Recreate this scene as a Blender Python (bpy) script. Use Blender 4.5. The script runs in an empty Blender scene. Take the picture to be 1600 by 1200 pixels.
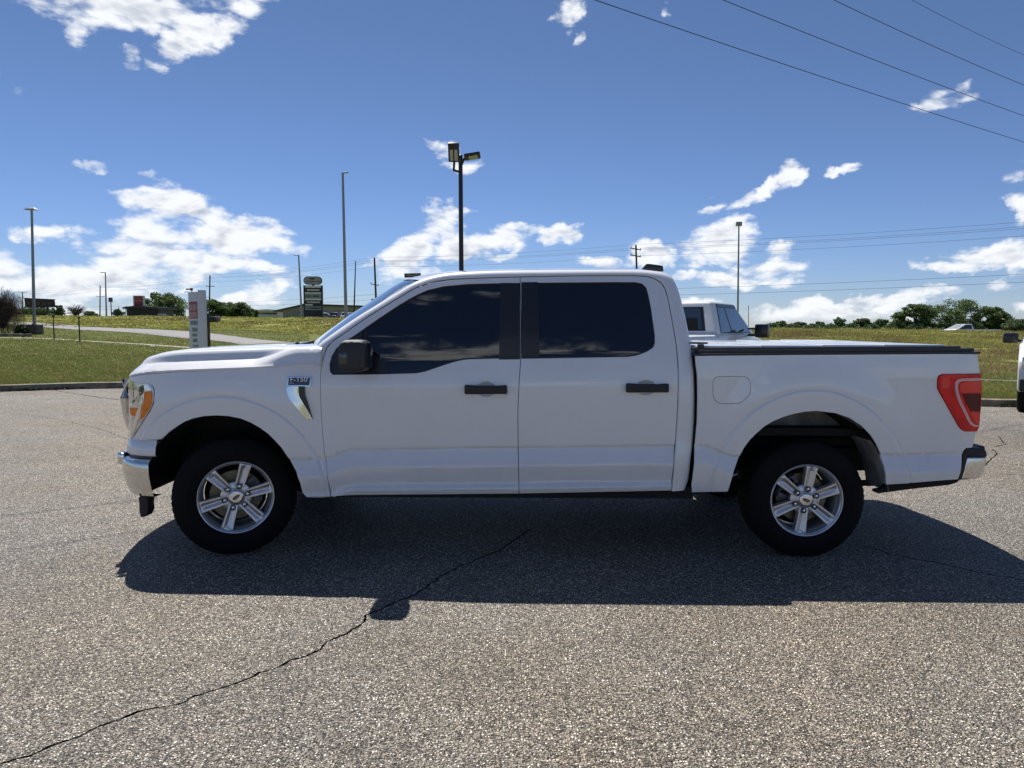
import bpy, bmesh, math, random
import numpy as np
from mathutils import Vector, Matrix
from mathutils.geometry import delaunay_2d_cdt
random.seed(7); RNG = np.random.default_rng(7)
scene = bpy.context.scene
COL = scene.collection
rad = math.radians

# ------------------------------------------------------------------ camera
F_PX = 1130.0                       # focal length in pixels of the 1600 px wide photograph
CAM_H = 1.485
cd = bpy.data.cameras.new('camera'); cam = bpy.data.objects.new('camera', cd); COL.objects.link(cam)
cd.sensor_width = 36.0; cd.lens = F_PX / 1600 * 36; cd.clip_end = 6000; cd.clip_start = 0.05
CAM_R = (Matrix.Rotation(rad(90 - 4.5), 3, 'X') @ Matrix.Rotation(rad(0.3), 3, 'Z'))
cam.matrix_world = Matrix.Translation((0, 0, CAM_H)) @ CAM_R.to_4x4()
scene.camera = cam
RN = np.array(CAM_R)

# ------------------------------------------------------------------ exposure, sun, sky
scene.view_settings.view_transform = 'Standard'; scene.view_settings.look = 'None'
scene.view_settings.exposure = 0.48; scene.view_settings.gamma = 1.0
scene.view_settings.use_curve_mapping = False
SUN_DIR = Vector((-0.25, 0.575, 1.0)).normalized()       # direction towards the sun
SUN_EL = math.asin(SUN_DIR.z); SUN_AZ = math.atan2(SUN_DIR.x, SUN_DIR.y)
sd = bpy.data.lights.new('sun', 'SUN'); sd.energy = 5.0; sd.angle = rad(0.5); sd.color = (1.0, 0.955, 0.89)
sun = bpy.data.objects.new('sun', sd); COL.objects.link(sun)
sun.rotation_euler = SUN_DIR.to_track_quat('Z', 'Y').to_euler()
sun.location = (-8, 14, 30)

def ray(px, py):
    d = RN @ np.array([(px - 800) / F_PX, (600 - py) / F_PX, -1.0]); return d
def P(px, py, Y):
    d = ray(px, py); t = Y / d[1]; return np.array([d[0] * t, Y, CAM_H + d[2] * t])
def project(p):
    q = RN.T @ (np.asarray(p, float) - np.array([0, 0, CAM_H]))
    return np.array([800 + F_PX * q[0] / -q[2], 600 - F_PX * q[1] / -q[2]])
def azel(px, py):
    d = ray(px, py); d = d / np.linalg.norm(d); return math.degrees(math.atan2(d[0], d[1])), math.degrees(math.asin(d[2]))

# ------------------------------------------------------------------ world: Nishita sky with cumulus clouds
world = bpy.data.worlds.new('World'); scene.world = world; world.use_nodes = True
wt = world.node_tree; wt.nodes.clear()
def wn(t, **k):
    n = wt.nodes.new(t)
    for a, b in k.items(): setattr(n, a, b)
    return n
def wmath(op, a, b=None, c=None, clamp=False):
    n = wn('ShaderNodeMath', operation=op, use_clamp=clamp)
    for i, v in enumerate((a, b, c)):
        if v is None: continue
        if hasattr(v, 'is_output'): wt.links.new(v, n.inputs[i])
        else: n.inputs[i].default_value = v
    return n.outputs[0]
def wss(x, lo, hi, to0=0.0, to1=1.0):
    n = wn('ShaderNodeMapRange', interpolation_type='SMOOTHSTEP')
    wt.links.new(x, n.inputs[0]); n.inputs[1].default_value = lo; n.inputs[2].default_value = hi
    n.inputs[3].default_value = to0; n.inputs[4].default_value = to1
    return n.outputs[0]
SKY_K = 0.0500
sky = wn('ShaderNodeTexSky', sky_type='NISHITA', sun_disc=False, sun_elevation=SUN_EL, sun_rotation=SUN_AZ,
         altitude=100, air_density=1.0, dust_density=0.0, ozone_density=4.0)
tc = wn('ShaderNodeTexCoord')
sep = wn('ShaderNodeSeparateXYZ'); wt.links.new(tc.outputs['Generated'], sep.inputs[0])
R2D = 180 / math.pi
az = wmath('MULTIPLY', wmath('ARCTAN2', sep.outputs[0], sep.outputs[1]), R2D)
el = wmath('MULTIPLY', wmath('ARCSINE', sep.outputs[2]), R2D)
cmb = wn('ShaderNodeCombineXYZ'); wt.links.new(az, cmb.inputs[0]); wt.links.new(el, cmb.inputs[1])
def vadd(v, off):
    n = wn('ShaderNodeVectorMath', operation='ADD'); wt.links.new(v, n.inputs[0])
    if hasattr(off, 'is_output'): wt.links.new(off, n.inputs[1])
    else: n.inputs[1].default_value = off
    return n.outputs[0]
def noise(v, scale, detail=8, rough=0.6, dist=0.0, out=0):
    n = wn('ShaderNodeTexNoise'); wt.links.new(v, n.inputs['Vector'])
    n.inputs['Scale'].default_value = scale; n.inputs['Detail'].default_value = detail
    n.inputs['Roughness'].default_value = rough; n.inputs['Distortion'].default_value = dist
    return n.outputs[out]
# domain warp so the cloud outlines are ragged
wcol = noise(cmb.outputs[0], 0.5, 4, 0.6, 0, 1)
sc = wn('ShaderNodeVectorMath', operation='MULTIPLY_ADD'); wt.links.new(wcol, sc.inputs[0])
sc.inputs[1].default_value = (3.0, 2.2, 0); sc.inputs[2].default_value = (-1.5, -1.1, 0)
warped = vadd(cmb.outputs[0], sc.outputs[0])
# cloud banks as groups of ellipses: pixel centre, radii in photo pixels, tilt, strength
BL = [  # big bank on the left
 (265,322,75,34,0,1),(330,335,40,26,0,1),(235,352,60,30,10,.9),(390,365,85,32,-8,1.05),(330,372,90,36,0,1),(185,392,70,26,5,.9),
 (250,408,130,36,0,1.1),(150,430,90,30,0,1),(330,412,90,30,0,1),(120,452,90,24,0,.9),(210,455,110,26,0,.8),(115,480,90,14,0,.6),
 (420,452,52,24,35,.85),(380,470,60,20,0,.8),(470,432,28,14,35,.6),(245,374,60,16,0,.6),(132,362,22,10,0,.5),
 # top left bank
 (130,18,85,26,0,.9),(230,10,130,34,0,1.05),(300,40,55,42,20,1),(370,5,60,24,0,.8),(270,78,38,26,40,.75),(120,45,26,18,30,.6),
 (205,85,26,14,30,.5),(278,118,20,10,20,.4),
 # small wisps
 (142,261,28,10,0,.62),(70,362,30,13,0,.6),(30,360,22,10,0,.5),(225,278,26,9,-20,.45),(690,237,38,15,-12,.75),(728,260,30,15,0,.75),
 (888,25,30,22,40,.72),(905,62,9,22,-15,.5),(1052,78,8,6,0,.4),(1042,8,8,12,0,.35),
 # middle cloud
 (690,352,46,34,10,1.05),(648,385,60,32,20,1.05),(610,410,50,24,15,.9),(715,385,70,30,0,1),(790,368,60,20,4,.95),(868,366,44,20,4,.95),
 (800,395,34,14,25,.7),(640,425,70,22,0,.7),(700,330,18,16,0,.8),
 # behind the cab
 (1015,402,44,28,0,1.05),(960,414,60,14,0,.85),(1065,428,32,12,0,.8),(1000,395,26,18,0,.8),
 (1125,372,62,32,8,.95),(1150,355,36,24,0,.8),(1135,398,60,22,0,.85),(1212,395,30,22,0,.9),(1200,420,54,20,0,.85),(1160,440,80,16,0,.8),(1235,440,38,12,25,.6),(1100,470,60,12,0,.8),
 (1230,278,26,17,40,.85),(1200,296,34,13,35,.8),(1160,312,32,12,30,.65),(1120,320,26,8,30,.4),(1108,302,16,7,25,.35),
 (1312,268,26,9,5,.75),(1476,157,38,20,5,.68),(1460,145,16,10,0,.4),
 (1588,266,34,19,10,.85),(1603,325,20,24,0,.8),
 (1560,400,75,17,3,.85),(1500,415,56,10,0,.7),(1590,398,50,20,0,.7),(1600,445,50,10,0,.5),(1604,478,22,12,0,.7),
 (1220,492,70,17,0,.8),(1300,490,80,14,0,.75),(1270,478,30,14,0,.7),(1370,478,60,16,6,.85),(1420,466,60,13,6,.85),(1330,500,120,12,0,.7),
 # unseen neighbours of the frame, same kind of sky
 (-80,420,110,40,0,.9),(-60,120,70,30,0,.9),(1720,420,90,26,0,.9),(1750,180,80,30,0,.9),(330,-70,170,60,0,1),(1250,-120,120,36,10,.8),
]
PXD = 1.0 / F_PX * R2D
fld = None
for (bx_, by_, rx_, ry_, tilt, s_) in BL:
    a_, e_ = azel(bx_, by_)
    m = wn('ShaderNodeMapping', vector_type='TEXTURE')
    if fld is None: wt.links.new(warped, m.inputs[0])
    else:       # chained through z so that the node compiler evaluates the clouds one after another
        ch = wn('ShaderNodeVectorMath', operation='MULTIPLY_ADD'); wt.links.new(fld, ch.inputs[0]); ch.inputs[1].default_value = (0, 0, 1e-5)
        wt.links.new(warped, ch.inputs[2]); wt.links.new(ch.outputs[0], m.inputs[0])
    m.inputs[1].default_value = (a_, e_, 0); m.inputs[2].default_value = (0, 0, rad(tilt))
    ca = math.cos(rad(a_)) ** 2
    m.inputs[3].default_value = (rx_ * PXD * (0.75 + 0.25 * ca) , ry_ * PXD * 0.95, 1)
    l = wn('ShaderNodeVectorMath', operation='DOT_PRODUCT'); wt.links.new(m.outputs[0], l.inputs[0]); wt.links.new(m.outputs[0], l.inputs[1])
    g = wmath('MULTIPLY_ADD', l.outputs['Value'], -s_ * 0.92, s_)
    fld = g if fld is None else wmath('SMOOTH_MAX', fld, g, 0.10)
# scattered clouds over the rest of the dome
mp = wn('ShaderNodeMapping'); wt.links.new(tc.outputs['Generated'], mp.inputs[0]); mp.inputs[3].default_value = (1, 1, 2.4)
far_n = noise(mp.outputs[0], 3.1, 3, 0.5)
inside = wmath('MULTIPLY', wss(wmath('ABSOLUTE', az), 44, 37), wss(el, 34, 27))
far_f = wmath('SUBTRACT', wmath('MULTIPLY_ADD', far_n, 6.0, -3.50), wmath('MULTIPLY', inside, 4.0))
fld = wmath('SMOOTH_MAX', fld, far_f, 0.1)
fld = wmath('MAXIMUM', fld, -1.2)
nv = noise(mp.outputs[0], 17.0, 8, 0.58, 0.2)
up = vadd(mp.outputs[0], (-0.008, 0.0, 0.024))
lf1 = noise(mp.outputs[0], 5.5, 3, 0.55, 0.2); lf2 = noise(vadd(mp.outputs[0], (-0.02, 0.0, 0.085)), 5.5, 3, 0.55, 0.2)
nv2 = noise(up, 17.0, 5, 0.55, 0.2)
def billow(v):
    w_ = noise(v, 9.0, 3, .55, 0, 1); a_ = wn('ShaderNodeVectorMath', operation='MULTIPLY_ADD'); wt.links.new(w_, a_.inputs[0]); a_.inputs[1].default_value = (.10, .10, .10); wt.links.new(v, a_.inputs[2])
    vo = wn('ShaderNodeTexVoronoi', feature='F1'); vo.inputs['Scale'].default_value = 21; vo.inputs['Detail'].default_value = 1.5; vo.inputs['Roughness'].default_value = .55; wt.links.new(a_.outputs[0], vo.inputs['Vector']); return vo.outputs['Distance']
b1 = billow(mp.outputs[0]); b2 = billow(up)
dens = wmath('ADD', fld, wmath('ADD', wmath('MULTIPLY_ADD', nv, 2.8, -1.17), wmath('MULTIPLY', b1, -0.55)))
alpha = wss(dens, -0.13, 0.68)
alpha = wmath('MULTIPLY', alpha, wss(sep.outputs[2], -0.004, 0.02))
relief = wmath('ADD', wmath('MULTIPLY', wmath('SUBTRACT', nv, nv2), 1.3), wmath('MULTIPLY', wmath('SUBTRACT', b2, b1), 0.62))
thick = wss(dens, 0.28, 1.5)
br = wmath('ADD', wmath('MULTIPLY_ADD', thick, -0.36, 1.0), wmath('ADD', relief, wmath('MULTIPLY', wmath('SUBTRACT', lf1, lf2), wmath('MULTIPLY', thick, 1.9))))
br = wmath('MINIMUM', wmath('MAXIMUM', br, 0.2), 1.1)
ccol = wn('ShaderNodeMix', data_type='RGBA'); wt.links.new(wss(br, 0.25, 1.02), ccol.inputs[0])
ccol.inputs[6].default_value = (0.35, 0.385, 0.46, 1); ccol.inputs[7].default_value = (0.69, 0.71, 0.735, 1)
skys = wn('ShaderNodeVectorMath', operation='SCALE'); wt.links.new(sky.outputs[0], skys.inputs[0]); skys.inputs[3].default_value = 1.0
hzm = wn('ShaderNodeMix', data_type='RGBA'); wt.links.new(wss(el, 22, 0), hzm.inputs[0]); hzm.inputs[6].default_value = (0.88, 0.93, 1.10, 1); hzm.inputs[7].default_value = (0.88, 1.00, 1.40, 1)
skt = wn('ShaderNodeVectorMath', operation='MULTIPLY'); wt.links.new(skys.outputs[0], skt.inputs[0]); wt.links.new(hzm.outputs[2], skt.inputs[1])
# clouds are given in display brightness, divided by the background strength
cs = wn('ShaderNodeVectorMath', operation='SCALE'); wt.links.new(ccol.outputs[2], cs.inputs[0]); cs.inputs[3].default_value = 1.0 / SKY_K
mx = wn('ShaderNodeMix', data_type='RGBA'); wt.links.new(alpha, mx.inputs[0]); wt.links.new(skt.outputs[0], mx.inputs[6]); wt.links.new(cs.outputs[0], mx.inputs[7])
bg = wn('ShaderNodeBackground'); wt.links.new(mx.outputs[2], bg.inputs[0]); bg.inputs[1].default_value = SKY_K
wo = wn('ShaderNodeOutputWorld'); wt.links.new(bg.outputs[0], wo.inputs[0])
world.cycles.sampling_method = 'NONE'
scene.cycles.max_bounces = 5; scene.cycles.diffuse_bounces = 2; scene.cycles.glossy_bounces = 3; scene.cycles.transmission_bounces = 2; scene.cycles.transparent_max_bounces = 4

# ------------------------------------------------------------------ materials
def nmat(name):
    m = bpy.data.materials.new(name); m.use_nodes = True
    return m, m.node_tree, m.node_tree.nodes['Principled BSDF']
def simple(name, col, rough=0.5, metal=0.0, coat=0.0, coat_r=0.03, var=0.0, vscale=8.0, bump=0.0, bscale=60.0, spec=0.5, emit=None):
    m, t, b = nmat(name)
    b.inputs['Base Color'].default_value = (*col, 1); b.inputs['Roughness'].default_value = rough
    b.inputs['Metallic'].default_value = metal; b.inputs['Coat Weight'].default_value = coat
    b.inputs['Coat Roughness'].default_value = coat_r; b.inputs['Specular IOR Level'].default_value = spec
    if var or bump:
        tc = t.nodes.new('ShaderNodeTexCoord')
    if var:
        n = t.nodes.new('ShaderNodeTexNoise'); n.inputs['Scale'].default_value = vscale; n.inputs['Detail'].default_value = 6
        t.links.new(tc.outputs['Object'], n.inputs['Vector'])
        r = t.nodes.new('ShaderNodeMapRange'); t.links.new(n.outputs[0], r.inputs[0])
        r.inputs[1].default_value = .3; r.inputs[2].default_value = .7; r.inputs[3].default_value = 1 - var; r.inputs[4].default_value = 1 + var
        v = t.nodes.new('ShaderNodeVectorMath'); v.operation = 'SCALE'; v.inputs[0].default_value = col
        t.links.new(r.outputs[0], v.inputs[3]); t.links.new(v.outputs[0], b.inputs['Base Color'])
        r2 = t.nodes.new('ShaderNodeMapRange'); t.links.new(n.outputs[0], r2.inputs[0])
        r2.inputs[3].default_value = max(rough - var * .3, 0.02); r2.inputs[4].default_value = min(rough + var * .3, 1)
        t.links.new(r2.outputs[0], b.inputs['Roughness'])
    if bump:
        n = t.nodes.new('ShaderNodeTexNoise'); n.inputs['Scale'].default_value = bscale; n.inputs['Detail'].default_value = 4
        t.links.new(tc.outputs['Object'], n.inputs['Vector'])
        bp = t.nodes.new('ShaderNodeBump'); bp.inputs['Strength'].default_value = bump; bp.inputs['Distance'].default_value = 0.01
        t.links.new(n.outputs[0], bp.inputs['Height']); t.links.new(bp.outputs[0], b.inputs['Normal'])
    return m
MAT = {}
def paint_mat():
    m, t, b = nmat('white_paint')
    b.inputs['Roughness'].default_value = 0.28
    b.inputs['Coat Weight'].default_value = 1.0; b.inputs['Coat Roughness'].default_value = 0.02; b.inputs['Coat IOR'].default_value = 1.65
    tc = t.nodes.new('ShaderNodeTexCoord')
    n = t.nodes.new('ShaderNodeTexNoise'); n.inputs['Scale'].default_value = 2.3; n.inputs['Detail'].default_value = 9; n.inputs['Roughness'].default_value = .65
    t.links.new(tc.outputs['Object'], n.inputs['Vector'])
    cr = t.nodes.new('ShaderNodeValToRGB'); t.links.new(n.outputs[0], cr.inputs[0])
    cr.color_ramp.elements[0].position = .3; cr.color_ramp.elements[0].color = (.82, .825, .83, 1)
    cr.color_ramp.elements[1].position = .6; cr.color_ramp.elements[1].color = (.85, .855, .86, 1)
    # road film: fine dust that thickens towards the sills
    sp = t.nodes.new('ShaderNodeSeparateXYZ'); t.links.new(tc.outputs['Object'], sp.inputs[0])
    r = t.nodes.new('ShaderNodeMapRange'); t.links.new(sp.outputs[2], r.inputs[0])
    r.inputs[1].default_value = .75; r.inputs[2].default_value = .42; r.inputs[3].default_value = 0; r.inputs[4].default_value = .35
    n2 = t.nodes.new('ShaderNodeTexNoise'); n2.inputs['Scale'].default_value = 14; n2.inputs['Detail'].default_value = 8
    t.links.new(tc.outputs['Object'], n2.inputs['Vector'])
    mu = t.nodes.new('ShaderNodeMath'); mu.operation = 'MULTIPLY'; t.links.new(r.outputs[0], mu.inputs[0]); t.links.new(n2.outputs[0], mu.inputs[1])
    mx = t.nodes.new('ShaderNodeMix'); mx.data_type = 'RGBA'; t.links.new(mu.outputs[0], mx.inputs[0]); t.links.new(cr.outputs[0], mx.inputs[6])
    mx.inputs[7].default_value = (.46, .43, .38, 1); t.links.new(mx.outputs[2], b.inputs['Base Color'])
    # faint waviness of pressed sheet
    n3 = t.nodes.new('ShaderNodeTexNoise'); n3.inputs['Scale'].default_value = 1.6; n3.inputs['Detail'].default_value = 1
    t.links.new(tc.outputs['Object'], n3.inputs['Vector'])
    bp = t.nodes.new('ShaderNodeBump'); bp.inputs['Strength'].default_value = .10; bp.inputs['Distance'].default_value = 0.01
    t.links.new(n3.outputs[0], bp.inputs['Height']); t.links.new(bp.outputs[0], b.inputs['Normal']); t.links.new(bp.outputs[0], b.inputs['Coat Normal'])
    return m
MAT['paint'] = paint_mat()
MAT['glass'] = simple('tinted_glass', (.004, .005, .007), .03, 0, 1.0, .01)
MAT['screen'] = simple('windscreen_glass', (.03, .045, .05), .03, 0, 1.0, .01)
MAT['trim'] = simple('black_trim', (.012, .012, .014), .35, 0, .4, .15)
MAT['rubber_trim'] = simple('black_plastic', (.018, .018, .02), .55, var=.15, vscale=20)
MAT['mirror_plastic'] = simple('grained_plastic', (.028, .03, .034), .5, bump=.3, bscale=400)
MAT['under'] = simple('underbody_black', (.006, .006, .006), .8)
MAT['liner'] = simple('wheel_liner', (.30, .29, .27), .9, var=.4, vscale=9)
MAT['chrome'] = simple('chrome', (.78, .79, .80), .09, 1.0, var=.04, vscale=5)
MAT['chrome_dull'] = simple('dusty_chrome', (.72, .72, .70), .17, 1.0, var=.08, vscale=4)
MAT['alloy'] = simple('alloy_wheel', (.66, .67, .70), .32, .75, .5, .1)
MAT['tyre'] = simple('tyre_rubber', (.006, .006, .007), .8, bump=.25, bscale=80, spec=.2)
MAT['disc'] = simple('brake_disc', (.20, .18, .12), .45, .6, var=.2, vscale=20)
MAT['iron'] = simple('caliper_iron', (.13, .13, .14), .6, .3, var=.3, vscale=20)
MAT['rotor_hub'] = simple('dark_hub', (.03, .03, .03), .6)
MAT['amber'] = simple('amber_lens', (.95, .24, .012), .3, 0, .4, .05, var=.2, vscale=35, spec=.2)
MAT['lens'] = simple('headlight_lens', (.62, .64, .66), .14, .9, 1, .02, var=.35, vscale=22)
MAT['lens_dark'] = simple('headlight_dark', (.05, .055, .06), .1, .6, 1, .02)  # dark tone of the lamp dividers and mirror turn signals
MAT['red'] = simple('red_lens', (.80, .008, .010), .3, 0, .5, .03, var=.25, vscale=14, spec=.2)
MAT['red_bright'] = simple('red_reflector', (.95, .03, .015), .3, 0, .5, .02)
MAT['red_dark'] = simple('smoked_lens', (.11, .006, .008), .3, 0, .3, .05, spec=.2)
MAT['pink'] = simple('pale_light_tube', (.80, .45, .45), .25, 0, .6, .05)
MAT['cover'] = simple('bed_cover_gloss', (.62, .64, .66), .22, 0, .7, .08, var=.05)
MAT['blue_badge'] = simple('badge_blue', (.01, .015, .06), .2, 0, 1, .02)
MAT['silver'] = simple('badge_silver', (.8, .8, .82), .2, 1.0)
MAT['concrete'] = simple('concrete', (.30, .28, .22), .9, var=.22, vscale=3, bump=.4, bscale=60)
MAT['steel'] = simple('galvanised_steel', (.30, .31, .33), .5, .6, var=.12, vscale=6)
MAT['bronze'] = simple('dark_bronze_paint', (.018, .014, .016), .45)
MAT['wood_pole'] = simple('weathered_pole_wood', (.07, .055, .045), .9, var=.3, vscale=5)
MAT['wire'] = simple('cable', (.05, .06, .08), .6)
MAT['led'] = simple('lamp_lens', (.38, .38, .30), .3)
MAT['bark'] = simple('bark', (.07, .05, .035), .95, var=.3, vscale=4)
MAT['sign_white'] = simple('sign_white', (.62, .64, .62), .5, var=.05)
MAT['sign_red'] = simple('sign_red', (.28, .02, .03), .45, var=.1)
MAT['sign_pale'] = simple('sign_faded_red', (.45, .22, .22), .5, var=.1)
MAT['sign_dark'] = simple('sign_dark', (.02, .02, .028), .5)
MAT['sign_grey'] = simple('sign_grey', (.22, .26, .27), .5)
MAT['wall_beige'] = simple('beige_metal_wall', (.30, .29, .25), .7, var=.08)
MAT['roof_dark'] = simple('dark_roof', (.03, .03, .035), .6)
MAT['white_shed'] = simple('white_shed', (.58, .60, .60), .7, var=.06)
MAT['dark_car'] = simple('dark_car_paint', (.02, .02, .025), .3, 0, 1, .02)
MAT['plain_white'] = simple('white_car_paint', (.72, .73, .73), .35, 0, 1, .03)
MAT['crack'] = simple('crack_dirt', (.02, .018, .015), 1.0)
MAT['far_glass'] = simple('far_vehicle_glass', (.03, .05, .07), .04, 0, 1, .01)

def leaf_mat(name, c1, c2, c3, patch=None):
    m, t, b = nmat(name)
    oi = t.nodes.new('ShaderNodeNewGeometry')
    cr = t.nodes.new('ShaderNodeValToRGB'); t.links.new(oi.outputs['Random Per Island'], cr.inputs[0])
    cr.color_ramp.elements[0].color = (*c1, 1); cr.color_ramp.elements[1].color = (*c3, 1)
    e = cr.color_ramp.elements.new(.5); e.color = (*c2, 1)
    col = cr.outputs[0]
    if patch:
        n = t.nodes.new('ShaderNodeTexNoise'); n.inputs['Scale'].default_value = patch[1]; n.inputs['Detail'].default_value = 7; n.inputs['Roughness'].default_value = .65
        t.links.new(oi.outputs['Position'], n.inputs['Vector']); r = t.nodes.new('ShaderNodeMapRange'); t.links.new(n.outputs[0], r.inputs[0])
        r.inputs[1].default_value = .45; r.inputs[2].default_value = .60; r.inputs[3].default_value = 0; r.inputs[4].default_value = patch[2]
        mx_ = t.nodes.new('ShaderNodeMix'); mx_.data_type = 'RGBA'; t.links.new(r.outputs[0], mx_.inputs[0]); t.links.new(col, mx_.inputs[6]); mx_.inputs[7].default_value = (*patch[0], 1); col = mx_.outputs[2]
    t.links.new(col, b.inputs['Base Color']); b.inputs['Roughness'].default_value = .6
    tr = t.nodes.new('ShaderNodeBsdfTranslucent'); t.links.new(col, tr.inputs[0])
    mx = t.nodes.new('ShaderNodeMixShader'); mx.inputs[0].default_value = .35
    t.links.new(b.outputs[0], mx.inputs[1]); t.links.new(tr.outputs[0], mx.inputs[2])
    t.links.new(mx.outputs[0], t.nodes['Material Output'].inputs[0])
    return m
MAT['leaf'] = leaf_mat('oak_leaves', (.045, .08, .02), (.08, .135, .036), (.17, .24, .08))
MAT['leaf_far'] = leaf_mat('far_leaves', (.05, .085, .035), (.08, .13, .05), (.14, .19, .08))
MAT['twig'] = leaf_mat('bare_twigs', (.06, .035, .035), (.10, .06, .055), (.16, .11, .10))
MAT['hedge'] = leaf_mat('hedge_leaves', (.015, .03, .01), (.025, .045, .014), (.04, .07, .02))
MAT['blade_lawn'] = leaf_mat('lawn_blades', (.06, .09, .016), (.12, .15, .03), (.24, .22, .08), ((.17, .13, .06), .7, .6))
MAT['blade_field'] = leaf_mat('field_blades', (.16, .19, .035), (.31, .32, .075), (.44, .41, .15), ((.12, .085, .04), .16, .75))
MAT['blade_brush'] = leaf_mat('brush_blades', (.13, .13, .04), (.22, .19, .08), (.40, .34, .17), ((.12, .085, .045), .3, .6))

def asphalt_mat():
    m, t, b = nmat('exposed_aggregate_asphalt')
    N = t.nodes.new; L = t.links.new
    geo = N('ShaderNodeNewGeometry')
    def vor(scale, feat='F1', rnd=1.0):
        v = N('ShaderNodeTexVoronoi'); v.feature = feat; v.inputs['Scale'].default_value = scale; v.inputs['Randomness'].default_value = rnd
        L(geo.outputs['Position'], v.inputs['Vector']); return v
    def mr(x, a, b_, c, d, smooth=False):
        r = N('ShaderNodeMapRange'); L(x, r.inputs[0])
        if smooth: r.interpolation_type = 'SMOOTHSTEP'
        for i, q in enumerate((a, b_, c, d)): r.inputs[i + 1].default_value = q
        return r.outputs[0]
    def nz(scale, det=4, ro=.5):
        n = N('ShaderNodeTexNoise'); n.inputs['Scale'].default_value = scale; n.inputs['Detail'].default_value = det; n.inputs['Roughness'].default_value = ro
        L(geo.outputs['Position'], n.inputs['Vector']); return n.outputs[0]
    v1 = vor(92); v2 = vor(190)
    sepc = N('ShaderNodeSeparateColor'); L(v1.outputs['Color'], sepc.inputs[0])
    sepd = N('ShaderNodeSeparateColor'); L(v2.outputs['Color'], sepd.inputs[0])
    ramp = N('ShaderNodeValToRGB'); L(sepc.outputs[0], ramp.inputs[0]); ramp.color_ramp.interpolation = 'CONSTANT'
    stops = [(0, (.055, .05, .045)), (.22, (.10, .09, .078)), (.40, (.20, .18, .155)), (.52, (.34, .31, .26)), (.62, (.24, .23, .215)), (.70, (.52, .48, .42)), (.82, (.80, .77, .70)), (.96, (.40, .31, .20))]
    cr = ramp.color_ramp; cr.elements[0].position = 0; cr.elements[0].color = (.045, .042, .04, 1)
    cr.elements[1].position = stops[1][0]; cr.elements[1].color = (*stops[1][1], 1)
    for p_, c_ in stops[2:]:
        e = cr.elements.new(p_); e.color = (*c_, 1)
    ramp2 = N('ShaderNodeValToRGB'); L(sepd.outputs[0], ramp2.inputs[0])
    ramp2.color_ramp.elements[0].color = (.022, .019, .016, 1); ramp2.color_ramp.elements[0].position = .40
    ramp2.color_ramp.elements[1].color = (.26, .235, .20, 1); ramp2.color_ramp.elements[1].position = .95
    stone = mr(v1.outputs['Distance'], .30, .44, 1, 0, True)
    mxs = N('ShaderNodeMix'); mxs.data_type = 'RGBA'; L(stone, mxs.inputs[0]); L(ramp2.outputs[0], mxs.inputs[6]); L(ramp.outputs[0], mxs.inputs[7])
    # broad wear and tint
    big = nz(.35, 6, .6); mid = nz(1.9, 6, .6)
    k1 = mr(big, .3, .7, 1.28, 1.80); k2 = mr(mid, .25, .75, .86, 1.14)
    mu = N('ShaderNodeMath'); mu.operation = 'MULTIPLY'; L(k1, mu.inputs[0]); L(k2, mu.inputs[1])
    sp = N('ShaderNodeSeparateXYZ'); L(geo.outputs['Position'], sp.inputs[0])
    mu3 = N('ShaderNodeMath'); mu3.operation = 'MULTIPLY'; L(mu.outputs[0], mu3.inputs[0])
    mu3.inputs[1].default_value = 1.0
    sc_ = N('ShaderNodeVectorMath'); sc_.operation = 'SCALE'; L(mxs.outputs[2], sc_.inputs[0]); L(mu3.outputs[0], sc_.inputs[3])
    tint = N('ShaderNodeMix'); tint.data_type = 'RGBA'; L(mr(nz(.30, 5, .6), .40, .60, 0, .9), tint.inputs[0]); tint.blend_type = 'MULTIPLY'
    L(sc_.outputs[0], tint.inputs[6]); tint.inputs[7].default_value = (1.0, .92, .79, 1)
    # oil drips
    oil = N('ShaderNodeMix'); oil.data_type = 'RGBA'; L(mr(nz(.9, 3, .5), .70, .78, 0, .35), oil.inputs[0]); L(tint.outputs[2], oil.inputs[6])
    oil.inputs[7].default_value = (.05, .046, .042, 1)
    L(oil.outputs[2], b.inputs['Base Color'])
    b.inputs['Roughness'].default_value = .72; b.inputs['Specular IOR Level'].default_value = .4
    h1 = mr(v1.outputs['Distance'], 0, .55, 1, 0, True)
    hm = N('ShaderNodeMath'); hm.operation = 'MULTIPLY'; L(h1, hm.inputs[0]); L(mr(sepc.outputs[1], 0, 1, .25, 1), hm.inputs[1])
    h2 = N('ShaderNodeMath'); h2.operation = 'MULTIPLY_ADD'; L(mr(v2.outputs['Distance'], 0, .5, 1, 0), h2.inputs[0]); h2.inputs[1].default_value = .35; L(hm.outputs[0], h2.inputs[2])
    bp = N('ShaderNodeBump'); bp.inputs['Strength'].default_value = 1.0; bp.inputs['Distance'].default_value = .014
    L(h2.outputs[0], bp.inputs['Height']); L(bp.outputs[0], b.inputs['Normal'])
    return m
MAT['asphalt'] = asphalt_mat()

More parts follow.
